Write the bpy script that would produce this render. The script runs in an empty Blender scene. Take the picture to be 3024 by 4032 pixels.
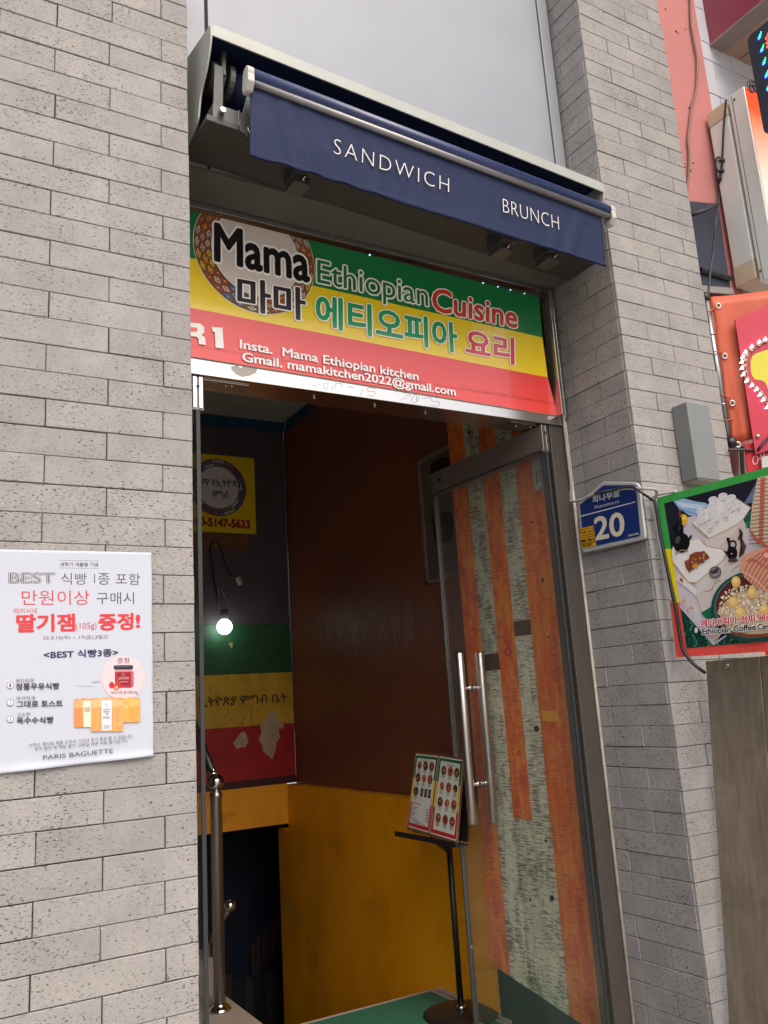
import bpy, bmesh, math, random
from mathutils import Vector, Matrix
random.seed(7)
sc = bpy.context.scene
COL = sc.collection
# ------------------------------------------------------------------ camera
FPX, YAW, PIT, ROL = 3347.217, -0.5348, 0.2221, 0.0637
EYE = Vector((-0.6723, -2.1040, 1.3270))
RM = (Matrix.Rotation(YAW, 3, 'Z') @ Matrix.Rotation(PIT, 3, 'X') @ Matrix.Rotation(ROL, 3, 'Y'))
cd = bpy.data.cameras.new('camera'); cam = bpy.data.objects.new('camera', cd); COL.objects.link(cam)
cd.sensor_fit = 'AUTO'; cd.sensor_width = 36.0; cd.lens = FPX / 4032 * 36; cd.clip_start = 0.05; cd.clip_end = 500
rx_, fw_, up_ = RM.col[0], RM.col[1], RM.col[2]
m4 = Matrix((( rx_[0], up_[0], -fw_[0], EYE[0]), (rx_[1], up_[1], -fw_[1], EYE[1]), (rx_[2], up_[2], -fw_[2], EYE[2]), (0, 0, 0, 1)))
cam.matrix_world = m4
sc.camera = cam
# ------------------------------------------------------------------ light
SUN_EL, SUN_AZ = math.radians(54), math.radians(184)      # azimuth measured clockwise from +y: high over the street, straight opposite the shop
w = bpy.data.worlds.new('World'); sc.world = w; w.use_nodes = True
nt = w.node_tree; nt.nodes.clear()
sky = nt.nodes.new('ShaderNodeTexSky'); sky.sky_type = 'NISHITA'; sky.sun_disc = False
sky.sun_elevation = SUN_EL; sky.sun_rotation = SUN_AZ; sky.air_density = 1.0; sky.dust_density = 7.0; sky.ozone_density = 1.0
bg = nt.nodes.new('ShaderNodeBackground'); bg.inputs[1].default_value = 0.15
wo = nt.nodes.new('ShaderNodeOutputWorld')
nt.links.new(sky.outputs[0], bg.inputs[0]); nt.links.new(bg.outputs[0], wo.inputs[0])
sl = bpy.data.lights.new('sun', 'SUN'); sl.energy = 0.5; sl.angle = math.radians(60); sl.color = (1.0, 0.975, 0.955)
sun = bpy.data.objects.new('sun', sl); COL.objects.link(sun)
sdir = Vector((math.sin(SUN_AZ) * math.cos(SUN_EL), math.cos(SUN_AZ) * math.cos(SUN_EL), math.sin(SUN_EL)))
sun.location = sdir * 30; sun.rotation_euler = sdir.to_track_quat('Z', 'Y').to_euler()
sc.view_settings.view_transform = 'Standard'; sc.view_settings.look = 'None'
sc.view_settings.exposure = 0.84; sc.view_settings.gamma = 1.0
sc.cycles.max_bounces = 10; sc.cycles.transparent_max_bounces = 12
try: sc.cycles.use_denoising = True
except Exception: pass
# ------------------------------------------------------------------ measuring helpers: points read on the photograph, put on real planes
CR = dict(a=(700,0,1.659), b=(1500,0,1.659), c=(2300,0,1601/724), d=(720,780,1659/900), e=(1420,950,1659/900), f=(2100,1000,1659/924),
 g=(2200,1750,1659/824), h=(0,2100,1659/850), i=(700,1450,1.659), j=(1500,1550,1.659), k=(700,2300,1659/800), l=(700,3000,1659/800),
 m=(1400,2800,1659/1100), n=(2200,2600,1273/824), o=(0,3000,1659/850), q=(1550,2900,1659/400), D=(0,0,1659/3024),
 t=(2400,0,1659/624), u=(2700,1000,717/324), v=(2550,1800,1165/474))
def ray(n, x, y):
    ox, oy, s = CR[n]; u, v = ox + x / s, oy + y / s
    return RM @ Vector(((u - 1512) / FPX, 1, -(v - 2016) / FPX))
def onx(n, x, y, X):
    d = ray(n, x, y); return EYE + d * ((X - EYE.x) / d.x)
def ony(n, x, y, Y):
    d = ray(n, x, y); return EYE + d * ((Y - EYE.y) / d.y)
def onz(n, x, y, Z):
    d = ray(n, x, y); return EYE + d * ((Z - EYE.z) / d.z)
def onp(n, x, y, O, N):
    d = ray(n, x, y); return EYE + d * ((O - EYE).dot(N) / d.dot(N))
# ------------------------------------------------------------------ materials
def lin(c):
    f = lambda v: v / 12.92 if v <= 0.04045 else ((v + 0.055) / 1.055) ** 2.4
    return tuple(f(x / 255.0) for x in c[:3])
MATS = {}
KX = 0.71          # outdoor paints and stone are a little darker than they look on the sunlit picture
def nodes(name):
    m = bpy.data.materials.new(name); m.use_nodes = True
    t = m.node_tree; b = t.nodes['Principled BSDF']
    return m, t, b
def N(t, kind, **kw):
    n = t.nodes.new(kind)
    for k, v in kw.items():
        if k in n.inputs.keys() if hasattr(n.inputs, 'keys') else False: n.inputs[k].default_value = v
        else: setattr(n, k, v)
    return n
def coords(t, scale=(1, 1, 1)):
    tc = t.nodes.new('ShaderNodeTexCoord'); mp = t.nodes.new('ShaderNodeMapping')
    mp.inputs['Scale'].default_value = scale; t.links.new(tc.outputs['Object'], mp.inputs['Vector']); return mp.outputs[0]
def noise(t, vec, scale, detail=4, rough=0.55, dist=0.0):
    n = t.nodes.new('ShaderNodeTexNoise'); n.inputs['Scale'].default_value = scale; n.inputs['Detail'].default_value = detail
    n.inputs['Roughness'].default_value = rough; n.inputs['Distortion'].default_value = dist
    t.links.new(vec, n.inputs['Vector']); return n.outputs['Fac']
def ramp(t, fac, stops):
    r = t.nodes.new('ShaderNodeValToRGB'); e = r.color_ramp.elements
    e[0].position, e[0].color = stops[0][0], (*stops[0][1], 1); e[1].position, e[1].color = stops[-1][0], (*stops[-1][1], 1)
    for p, c in stops[1:-1]:
        q = e.new(p); q.color = (*c, 1)
    t.links.new(fac, r.inputs[0]); return r.outputs[0]
def mixc(t, fac, a, b, mode='MIX'):
    m = t.nodes.new('ShaderNodeMix'); m.data_type = 'RGBA'; m.blend_type = mode
    for sock, v in ((m.inputs[0], fac), (m.inputs[6], a), (m.inputs[7], b)):
        if hasattr(v, 'is_output'): t.links.new(v, sock)
        elif isinstance(v, (int, float)): sock.default_value = v
        else: sock.default_value = (*v[:3], 1)
    return m.outputs[2]
def bump(t, b, h, strength, dist=0.002, prev=None):
    n = t.nodes.new('ShaderNodeBump'); n.inputs['Strength'].default_value = strength; n.inputs['Distance'].default_value = dist
    t.links.new(h, n.inputs['Height'])
    if prev: t.links.new(prev, n.inputs['Normal'])
    t.links.new(n.outputs[0], b.inputs['Normal']); return n.outputs[0]
G1 = (0, 0, 0); G2 = (1, 1, 1)
def pm(name, c, rough=0.5, metal=0.0, var=0.12, vs=9.0, bmp=0.0, bs=80.0, sc3=(1, 1, 1), dirt=0.0, spec=0.5, rvar=0.1):
    """painted / plain surface: base colour with uneven tone, roughness and a fine bump"""
    if name in MATS: return MATS[name]
    m, t, b = nodes(name); L = tuple(x * KX for x in lin(c))
    v = coords(t, sc3)
    n1 = noise(t, v, vs, 5)
    lo = tuple(max(0, x * (1 - var)) for x in L); hi = tuple(min(1, x * (1 + var)) for x in L)
    base = ramp(t, n1, [(0.3, lo), (0.7, hi)])
    if dirt > 0:
        n2 = noise(t, v, vs * 0.45, 8, 0.7)
        f = ramp(t, n2, [(0.56, G1), (0.74, (dirt,) * 3)])
        base = mixc(t, f, base, tuple(x * 0.35 for x in L))
    t.links.new(base, b.inputs['Base Color'])
    rr = t.nodes.new('ShaderNodeMapRange'); rr.inputs[3].default_value = max(0.02, rough - rvar); rr.inputs[4].default_value = min(1, rough + rvar)
    t.links.new(noise(t, v, vs * 2.3, 4), rr.inputs[0]); t.links.new(rr.outputs[0], b.inputs['Roughness'])
    b.inputs['Metallic'].default_value = metal; b.inputs['Specular IOR Level'].default_value = spec
    if bmp > 0: bump(t, b, noise(t, v, bs, 4), bmp)
    MATS[name] = m; return m
def steel(name, c=(200, 198, 194), rough=0.28, sc3=(3, 3, 220), bmp=0.04):
    if name in MATS: return MATS[name]
    m, t, b = nodes(name); L = lin(c)
    v = coords(t, sc3); n1 = noise(t, v, 6, 5)
    t.links.new(ramp(t, n1, [(0.3, tuple(x * .85 for x in L)), (0.7, L)]), b.inputs['Base Color'])
    rr = t.nodes.new('ShaderNodeMapRange'); rr.inputs[3].default_value = rough - .08; rr.inputs[4].default_value = rough + .1
    t.links.new(noise(t, coords(t), 7, 6), rr.inputs[0]); t.links.new(rr.outputs[0], b.inputs['Roughness'])
    b.inputs['Metallic'].default_value = 1.0
    bump(t, b, n1, bmp, 0.001)
    MATS[name] = m; return m
def brick_mat(name, c):
    m, t, b = nodes(name); L = tuple(x * KX for x in lin(c))
    v = coords(t)
    g = t.nodes.new('ShaderNodeNewGeometry')
    tone = ramp(t, g.outputs['Random Per Island'], [(0.0, tuple(x * .93 for x in L)), (0.45, L), (0.8, (L[0] * 1.025, L[1] * 1.02, L[2] * 1.0)), (1.0, tuple(x * 1.06 for x in L))])
    cl = ramp(t, noise(t, v, 11, 6, .6), [(0.3, (.86, .86, .87)), (0.7, (1.08, 1.07, 1.05))])
    base = mixc(t, 1.0, tone, cl, 'MULTIPLY')
    big = ramp(t, noise(t, coords(t, (2.2, 2.2, .55)), 1.0, 6, .65), [(0.32, (.91, .91, .915)), (0.55, (1.0,) * 3), (0.75, (1.04, 1.035, 1.03))])
    base = mixc(t, 1.0, base, big, 'MULTIPLY')
    grain = ramp(t, noise(t, v, 420, 3, .7), [(0.3, (.86,) * 3), (0.7, (1.1,) * 3)])
    base = mixc(t, 1.0, base, grain, 'MULTIPLY')
    p1 = noise(t, coords(t, (105, 105, 260)), 1.0, 3, .62, .4)          # long dark pits of the split face
    p2 = noise(t, coords(t, (150, 150, 330)), 1.0, 2, .5)
    dens = noise(t, v, 7, 3)
    thr = t.nodes.new('ShaderNodeMath'); thr.operation = 'MULTIPLY_ADD'; thr.inputs[1].default_value = 0.16; t.links.new(dens, thr.inputs[0]); t.links.new(p1, thr.inputs[2])
    pit1 = ramp(t, thr.outputs[0], [(0.680, G1), (0.720, G2)])
    pit2 = ramp(t, p2, [(0.65, G1), (0.69, (.8,) * 3)])
    base = mixc(t, pit1, base, tuple(x * .25 for x in L))
    base = mixc(t, pit2, base, tuple(x * .46 for x in L))
    wh = ramp(t, noise(t, coords(t, (120, 120, 170)), 1.0, 1), [(0.765, G1), (0.785, G2)])
    base = mixc(t, wh, base, (.58, .57, .55))
    chalk = ramp(t, noise(t, coords(t, (9, 9, 22)), 1.0, 8, .75), [(0.71, G1), (0.77, (.5,) * 3)])
    base = mixc(t, chalk, base, (.44, .43, .41))
    t.links.new(base, b.inputs['Base Color']); b.inputs['Roughness'].default_value = .86; b.inputs['Specular IOR Level'].default_value = .3
    h = mixc(t, pit1, ramp(t, noise(t, v, 300, 4, .65), [(0, (.55,) * 3), (1, (.95,) * 3)]), G1)
    bump(t, b, h, .55, .0016)
    return m
def print_mat(name, rough=.4, spec=.5, bmp=0.0, var=.06, vs=14, bs=4.0, coat=0.0):
    """printed sheet: ink colours are stored per shape; slight unevenness of the sheet"""
    if name in MATS: return MATS[name]
    m, t, b = nodes(name)
    a = t.nodes.new('ShaderNodeAttribute'); a.attribute_name = 'Col'
    v = coords(t)
    k = ramp(t, noise(t, v, vs, 6, .6), [(0.3, (1 - var,) * 3), (0.7, (1.0,) * 3)])
    t.links.new(mixc(t, 1.0, a.outputs['Color'], k, 'MULTIPLY'), b.inputs['Base Color'])
    b.inputs['Roughness'].default_value = rough; b.inputs['Specular IOR Level'].default_value = spec
    b.inputs['Coat Weight'].default_value = coat; b.inputs['Coat Roughness'].default_value = .12
    if bmp: bump(t, b, noise(t, v, bs, 3), bmp, .01)
    MATS[name] = m; return m
def glass_mat(name, tint=(.985, .995, .99), rough=.02):
    m, t, b = nodes(name); t.nodes.remove(b)
    out = t.nodes['Material Output']
    tr = t.nodes.new('ShaderNodeBsdfTransparent'); tr.inputs[0].default_value = (*tint, 1)
    gl = t.nodes.new('ShaderNodeBsdfGlossy'); gl.inputs['Roughness'].default_value = rough
    fr = t.nodes.new('ShaderNodeFresnel'); ge = t.nodes.new('ShaderNodeNewGeometry'); ir = t.nodes.new('ShaderNodeMapRange'); ir.inputs[3].default_value = 1.5; ir.inputs[4].default_value = 1 / 1.5
    t.links.new(ge.outputs['Backfacing'], ir.inputs[0]); t.links.new(ir.outputs[0], fr.inputs['IOR'])     # same reflectance on both faces of the pane
    mx = t.nodes.new('ShaderNodeMixShader'); df_ = t.nodes.new('ShaderNodeBsdfDiffuse'); df_.inputs[0].default_value = (.75, .76, .75, 1); du = t.nodes.new('ShaderNodeMixShader')
    t.links.new(ramp(t, noise(t, coords(t, (2.5, 2.5, 1.2)), 1.3, 8, .7), [(.3, (.007,) * 3), (.75, (.055,) * 3)]), du.inputs[0]); t.links.new(tr.outputs[0], du.inputs[1]); t.links.new(df_.outputs[0], du.inputs[2])
    t.links.new(fr.outputs[0], mx.inputs[0]); t.links.new(du.outputs[0], mx.inputs[1]); t.links.new(gl.outputs[0], mx.inputs[2]); t.links.new(mx.outputs[0], out.inputs[0])
    return m
def emit_mat(name, c, s):
    m, t, b = nodes(name)
    b.inputs['Base Color'].default_value = (*lin(c), 1); b.inputs['Emission Color'].default_value = (*lin(c), 1); b.inputs['Emission Strength'].default_value = s
    return m
# ------------------------------------------------------------------ object helpers
def tag(o, label=None, cat=None, group=None, kind=None):
    if label: o['label'] = label
    if cat: o['category'] = cat
    if group: o['group'] = group
    if kind: o['kind'] = kind
    return o
def thing(name, label, cat, loc=(0, 0, 0), group=None):
    o = bpy.data.objects.new(name, None); COL.objects.link(o); o.location = loc; o.empty_display_size = .1
    return tag(o, label, cat, group)
def root_loc(p):
    while p.parent: p = p.parent
    return Vector(p.location)
class MB:
    def __init__(s): s.v = []; s.f = []; s.mi = []; s.cur = 0; s.sm = []; s.smooth = False
    def add(s, vs, fs):
        b = len(s.v); s.v += [Vector(x) for x in vs]
        for f in fs: s.f.append([b + i for i in f]); s.mi.append(s.cur); s.sm.append(s.smooth)
    def quad(s, a, b, c, d): s.add([a, b, c, d], [(0, 1, 2, 3)])
    def box(s, x0, x1, y0, y1, z0, z1):
        s.add([(x0,y0,z0),(x1,y0,z0),(x1,y1,z0),(x0,y1,z0),(x0,y0,z1),(x1,y0,z1),(x1,y1,z1),(x0,y1,z1)],
              [(3,2,1,0),(4,5,6,7),(0,1,5,4),(1,2,6,5),(2,3,7,6),(3,0,4,7)])
    def obox(s, o, u, v, w):
        o, u, v, w = map(Vector, (o, u, v, w))
        p = [o, o+u, o+u+v, o+v, o+w, o+u+w, o+u+v+w, o+v+w]
        fs = [(3,2,1,0),(4,5,6,7),(0,1,5,4),(1,2,6,5),(2,3,7,6),(3,0,4,7)]
        if u.cross(v).dot(w) < 0: fs = [tuple(reversed(f)) for f in fs]
        s.add(p, fs)
    def prism(s, pts, ext):
        pts = [Vector(p) for p in pts]; ext = Vector(ext); n = len(pts)
        s.add(pts + [p + ext for p in pts], [tuple(range(n)), tuple(range(2*n-1, n-1, -1))] + [(i, i+n, (i+1) % n + n, (i+1) % n) for i in range(n)])
    def tube(s, pts, r, seg=10, caps=True):
        pts = [Vector(p) for p in pts]; n = len(pts)
        rs = r if isinstance(r, (list, tuple)) else [r] * n
        vs = []; ref = None
        for i, p in enumerate(pts):
            tdir = (pts[min(i+1, n-1)] - pts[max(i-1, 0)]).normalized()
            if ref is None:
                ref = tdir.orthogonal().normalized()
            ref = (ref - tdir * ref.dot(tdir)).normalized(); b2 = tdir.cross(ref)
            for k in range(seg):
                a = 2 * math.pi * k / seg; vs.append(p + ref * (rs[i] * math.cos(a)) + b2 * (rs[i] * math.sin(a)))
        fs = []
        for i in range(n - 1):
            for k in range(seg):
                k2 = (k + 1) % seg; fs.append((i*seg+k, i*seg+k2, (i+1)*seg+k2, (i+1)*seg+k))
        if caps: fs.append(tuple(reversed(range(seg)))); fs.append(tuple(range((n-1)*seg, n*seg)))
        s.add(vs, fs)
    def lathe(s, o, prof, axis=(0, 0, 1), seg=24):
        o = Vector(o); ax = Vector(axis).normalized(); a1 = ax.orthogonal().normalized(); a2 = ax.cross(a1)
        vs = []; n = len(prof)
        for r, h in prof:
            for k in range(seg):
                a = 2 * math.pi * k / seg; vs.append(o + ax * h + a1 * (r * math.cos(a)) + a2 * (r * math.sin(a)))
        fs = []
        for i in range(n - 1):
            for k in range(seg):
                k2 = (k + 1) % seg; fs.append((i*seg+k, i*seg+k2, (i+1)*seg+k2, (i+1)*seg+k))
        fs.append(tuple(reversed(range(seg)))); fs.append(tuple(range((n-1)*seg, n*seg)))
        s.add(vs, fs)
    def sphere(s, o, r, seg=20, sz=1.0):
        k = 12; s.lathe(o, [(max(1e-4, r * math.sin(math.pi * i / k)), -r * sz * math.cos(math.pi * i / k)) for i in range(k + 1)], seg=seg)
    def build(s, name, mats, parent=None, bevel=0.0, loc=None):
        org = root_loc(parent) if parent else (Vector(loc) if loc else Vector((0, 0, 0)))
        me = bpy.data.meshes.new(name); me.from_pydata([v - org for v in s.v], [], s.f)
        for m in (mats if isinstance(mats, (list, tuple)) else [mats]): me.materials.append(m)
        me.polygons.foreach_set('material_index', s.mi); me.polygons.foreach_set('use_smooth', s.sm)
        me.validate(); me.update()
        o = bpy.data.objects.new(name, me); COL.objects.link(o)
        if parent: o.parent = parent
        else: o.location = org
        if bevel > 0:
            md = o.modifiers.new('Bevel', 'BEVEL'); md.width = bevel; md.segments = 2; md.limit_method = 'ANGLE'; md.angle_limit = math.radians(40)
        return o
def build_each(mb, name, mats, parent=None, bevel=0.0):
    """one object per connected piece of a builder"""
    par = list(range(len(mb.v)))
    def find(a):
        while par[a] != a: par[a] = par[par[a]]; a = par[a]
        return a
    for f in mb.f:
        for i in f[1:]: par[find(i)] = find(f[0])
    groups = {}
    for k, f in enumerate(mb.f): groups.setdefault(find(f[0]), []).append(k)
    res = []
    for ks in groups.values():
        m2 = MB(); mp = {}
        for k in ks:
            for i in mb.f[k]:
                if i not in mp: mp[i] = len(m2.v); m2.v.append(mb.v[i])
            m2.f.append([mp[i] for i in mb.f[k]]); m2.mi.append(mb.mi[k]); m2.sm.append(mb.sm[k])
        res.append(m2.build(name, mats, parent, bevel))
    return res
def spline(pts, k=6):
    """Catmull-Rom through points"""
    pts = [Vector(p) for p in pts]; out = []
    for i in range(len(pts) - 1):
        p0, p1, p2, p3 = pts[max(i-1, 0)], pts[i], pts[i+1], pts[min(i+2, len(pts)-1)]
        for j in range(k):
            t = j / k
            out.append(0.5 * ((2*p1) + (p2-p0)*t + (2*p0-5*p1+4*p2-p3)*t*t + (3*p1-p0-3*p2+p3)*t**3))
    out.append(pts[-1]); return out
# ------------------------------------------------------------------ printed graphics (flat things: signs, posters)
_TX = {}
def text_mesh(body, offset, sp=1.0):
    key = (body, round(offset, 4), sp)
    if key in _TX: return _TX[key]
    cu = bpy.data.curves.new('txt', 'FONT'); cu.body = body; cu.size = 1.0; cu.resolution_u = 3; cu.offset = offset; cu.space_character = sp
    ob = bpy.data.objects.new('txt', cu)
    me = ob.to_mesh()
    vs = [(v.co.x, v.co.y) for v in me.vertices]; fs = [tuple(p.vertices) for p in me.polygons]
    ob.to_mesh_clear(); bpy.data.objects.remove(ob); bpy.data.curves.remove(cu)
    _TX[key] = (vs, fs); return _TX[key]
def ext(vs):
    xs = [a for a, _ in vs]; ys = [b for _, b in vs]; return min(xs), max(xs), min(ys), max(ys)
class Flat:
    """inks on one plane; each later shape sits a few hundredths of a millimetre above the earlier ones"""
    def __init__(s, O, U, V, step=0.00003, start=0.0):
        s.O = Vector(O); s.U = Vector(U).normalized(); s.V = Vector(V).normalized(); s.Nn = s.U.cross(s.V).normalized()
        s.v = []; s.f = []; s.c = []; s.h = start; s.step = step; s.clip = []
    def p(s, n, x, y):
        P = onp(n, x, y, s.O, s.Nn) - s.O; return (P.dot(s.U), P.dot(s.V))
    def w(s, a): return s.O + s.U * a[0] + s.V * a[1] + s.Nn * s.h
    def _clip(s, pts):
        for (a, b, c) in s.clip:                     # keep a*u+b*v<=c
            out = []
            for i in range(len(pts)):
                P, Q = pts[i], pts[(i+1) % len(pts)]
                fp, fq = a*P[0]+b*P[1]-c, a*Q[0]+b*Q[1]-c
                if fp <= 0: out.append(P)
                if fp * fq < 0:
                    t = fp / (fp - fq); out.append((P[0]+(Q[0]-P[0])*t, P[1]+(Q[1]-P[1])*t))
            pts = out
            if len(pts) < 3: return []
        return pts
    def poly2(s, pts, col, lift=True):
        if s.clip: pts = s._clip(pts)
        if len(pts) < 3: return
        b = len(s.v); s.v += [s.w(q) for q in pts]; s.f.append(list(range(b, b + len(pts)))); s.c.append(lin(col))
        if lift: s.h += s.step
    def poly(s, n, pts, col): s.poly2([s.p(n, *q) for q in pts], col)
    def ell2(s, c, ru, rv, col, seg=28, rot=0.0, lift=True):
        cr, sr = math.cos(rot), math.sin(rot)
        s.poly2([(c[0] + ru*math.cos(t)*cr - rv*math.sin(t)*sr, c[1] + ru*math.cos(t)*sr + rv*math.sin(t)*cr) for t in [2*math.pi*k/seg for k in range(seg)]], col, lift)
    def ell(s, n, x, y, rx, ry, col, seg=24, rot=0.0):
        cr, sr = math.cos(rot), math.sin(rot)
        s.poly(n, [(x + rx*math.cos(t)*cr - ry*math.sin(t)*sr, y + rx*math.cos(t)*sr + ry*math.sin(t)*cr) for t in [2*math.pi*k/seg for k in range(seg)]], col)
    def line2(s, pts, wd, col):
        L = []; R = []
        for i, q in enumerate(pts):
            a = pts[max(i-1, 0)]; b = pts[min(i+1, len(pts)-1)]
            dx, dy = b[0]-a[0], b[1]-a[1]; l = math.hypot(dx, dy) or 1
            ww = wd[i] if isinstance(wd, (list, tuple)) else wd
            nx, ny = -dy/l*ww/2, dx/l*ww/2
            L.append((q[0]+nx, q[1]+ny)); R.append((q[0]-nx, q[1]-ny))
        for i in range(len(pts)-1): s.poly2([L[i], L[i+1], R[i+1], R[i]], col, False)
        s.h += s.step
    def line(s, n, pts, wd, col, k=0):
        q = [s.p(n, *a) for a in pts]
        if k: q = [(v.x, v.y) for v in spline([(a[0], a[1], 0) for a in q], k)]
        s.line2(q, wd, col)
    def text(s, body, n, BL, BR, TL, col, bold=0.0, cap=False, outline=None, ocol=(255, 255, 255), outline2=None, o2col=(0, 0, 0), sp=1.0):
        bl, br, tl = s.p(n, *BL), s.p(n, *BR), s.p(n, *TL)
        x0, x1, y0, y1 = ext(text_mesh(body, 0, sp)[0])
        if cap: y0 = 0.0; y1 = ext(text_mesh('H', 0)[0])[3]
        ux, uy = (br[0]-bl[0])/(x1-x0), (br[1]-bl[1])/(x1-x0); vx, vy = (tl[0]-bl[0])/(y1-y0), (tl[1]-bl[1])/(y1-y0)
        for off, cc in ((outline2, o2col), (outline, ocol), (bold, col)):
            if off is None: continue
            L = lin(cc)
            vs, fs = text_mesh(body, min(off, 0.0), sp)
            n_ = 0 if off <= 0 else (6 if off < .012 else 10)
            for dx, dy in [(0, 0)] + [(off * math.cos(2*math.pi*k/n_), off * math.sin(2*math.pi*k/n_)) for k in range(n_)]:
                b = len(s.v)
                s.v += [s.w((bl[0]+(x+dx-x0)*ux+(y+dy-y0)*vx, bl[1]+(x+dx-x0)*uy+(y+dy-y0)*vy)) for x, y in vs]
                for f in fs: s.f.append([b + i for i in f]); s.c.append(L)
                s.h += 2e-6
            s.h += s.step
    def build(s, name, mat, parent=None, loc=None):
        org = root_loc(parent) if parent else (Vector(loc) if loc else Vector((0, 0, 0)))
        me = bpy.data.meshes.new(name); me.from_pydata([v - org for v in s.v], [], s.f)
        at = me.color_attributes.new('Col', 'FLOAT_COLOR', 'CORNER'); i = 0; buf = []
        for f, c in zip(s.f, s.c): buf += [c[0] * KX, c[1] * KX, c[2] * KX, 1.0] * len(f)
        at.data.foreach_set('color', buf); me.materials.append(mat); me.update()
        o = bpy.data.objects.new(name, me); COL.objects.link(o)
        if parent: o.parent = parent
        else: o.location = org
        return o
# ================================================================== materials in use
C_ = 0.072; ZT = 45.3 * C_; W = 1.6671; D_ = 0.3526; WR = 2.187
KX = 0.71
BRICK = brick_mat('split_face_brick', (168, 165.5, 163))
JOINT = pm('dark_joint', (58, 55, 52), .95, bmp=.3, bs=300)
PANEL = pm('grey_cladding', (152, 158, 166), .45, .1, var=.05, vs=3, spec=.5, bmp=.02, bs=30)
GROOVE = pm('groove_black', (36, 38, 42), .8)
AWN_METAL = pm('awning_grey_metal', (176, 180, 172), .45, .1, var=.06, vs=6, dirt=.25)
AWN_DARK = pm('awning_dark_metal', (92, 95, 92), .5, .4, var=.15, vs=14, dirt=.4)
NAVY = pm('navy_fabric', (32, 43, 77), .7, 0, var=.10, vs=16, bmp=.25, bs=900, spec=.2)
NAVY_SHEEN = pm('navy_sheen_fabric', (36, 52, 100), .3, 0, var=.10, vs=20)  # bluish sheen of the tube put into the colour
WHITE_PL = pm('white_plastic', (196, 195, 188), .45, var=.05)
ALU = steel('satin_aluminium', (140, 139, 138), .5, (3, 220, 220))
STEEL = steel('brushed_steel', (196, 192, 186), .24, (4, 4, 260))
STEEL_D = pm('dark_brushed_steel', (112, 106, 100), .34, .55, var=.1, vs=3, sc3=(90, 90, 2))
CHROME = steel('polished_steel', (206, 203, 198), .10, (8, 8, 8), .01)
BLACK = pm('black_paint', (26, 26, 27), .42, var=.2, dirt=.2)
SOFF = pm('soffit_olive_grey', (104, 104, 94), .6, .1, var=.08, vs=5)
PRINT = print_mat('sign_vinyl', .36, .5, .06, .05, 5, 3.5, .7)
PAPER = print_mat('poster_paper', .7, .3, .25, .04, 5, 5.0)
MATTE = print_mat('matte_print', .6, .35, 0, .1, 12)
GLASS = glass_mat('door_glass')
CABLE = pm('grey_cable', (176, 174, 168), .6, var=.15, vs=40, dirt=.4)
CABLE_B = pm('black_cable', (38, 38, 40), .5, var=.2, vs=40, dirt=.2)
# ================================================================== ground outside and floor inside
mb = MB()
for x0, x1, y0, y1 in ((-80, 80, -90, .02), (-80, -3.55, .02, 60), (2.7, 80, .02, 60), (-3.55, 2.7, 4.6, 60)): mb.quad((x0, y0, -.17), (x1, y0, -.17), (x1, y1, -.17), (x0, y1, -.17))
tag(mb.build('street', pm('street_paving', (182, 179, 174), .85, var=.12, vs=1.5, bmp=.2, bs=60)), kind='structure')
mb = MB(); mb.box(-.02, W + .02, -.30, .36, -.169, -.012)
tag(mb.build('doorstep', pm('step_granite', (140, 136, 130), .6, var=.2, vs=220)), kind='structure')
KX = 1.0
GRAN = pm('speckled_granite', (150, 138, 128), .5, var=.33, vs=260, bmp=.03, rvar=.2)
mb = MB(); mb.box(-1.0, .845, .362, 3.30, -.12, 0); mb.box(.8455, 1.679, .362, 1.665, -.12, 0)
tag(mb.build('landing_floor', GRAN, loc=(0, 0, 0)), kind='structure', cat=None)
mb = MB()
for i in range(9):
    z = -.17 * (i + 1); mb.box(.846, 1.679, 1.667 + .26 * i, 1.667 + .26 * (i + 1) + .02, z - .14, z)
tag(mb.build('basement_stairs', GRAN), kind='structure')
mb = MB()
mb.add([(.90, .40, .005), (1.628, .40, .005), (1.628, 1.628, .005), (.90, 1.628, .005), (.90, .40, .001), (1.628, .40, .001), (1.628, 1.628, .001), (.90, 1.628, .001)], [(0,1,2,3),(4,5,1,0),(5,6,2,1),(6,7,3,2),(7,4,0,3)])
tag(mb.build('floor_mat', pm('green_mat', (26, 84, 62), .9, var=.22, vs=60, bmp=.5, bs=700, dirt=.5)), 'green rubber floor mat under the menu stand on the landing', 'mat')
KX = 0.71
# ================================================================== brick walls
def brick(mb, o, u, v, n, lu, lv, jit=.0014, rnd=random):
    """one brick: o = lower corner of its face, u/v along the face, n outward"""
    dz = rnd.uniform(-jit, jit); ch = .0016; e = .0006
    P = lambda a, b, d: o + u * a + v * b + n * d
    g = lambda: rnd.uniform(-e, e)
    a0, a1, b0, b1 = .0012 + g(), lu - .0012 + g(), .0009 + g(), lv - .0009 + g()
    ti = [rnd.uniform(-.0006, .0006) for _ in range(4)]
    f = [P(a0+ch, b0+ch, dz+ti[0]), P(a1-ch, b0+ch, dz+ti[1]), P(a1-ch, b1-ch, dz+ti[2]), P(a0+ch, b1-ch, dz+ti[3])]
    r = [P(a0, b0, dz-ch), P(a1, b0, dz-ch), P(a1, b1, dz-ch), P(a0, b1, dz-ch)]
    k = [P(a0, b0, -.011), P(a1, b0, -.011), P(a1, b1, -.011), P(a0, b1, -.011)]
    mb.add(f + r + k, [(0,1,2,3), (4,5,1,0), (5,6,2,1), (6,7,3,2), (7,4,0,3), (8,9,5,4), (9,10,6,5), (10,11,7,6), (11,8,4,7)])
vx, vy, vz = Vector((1, 0, 0)), Vector((0, 1, 0)), Vector((0, 0, 1))
rnd = random.Random(3)
mb = MB()
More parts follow.
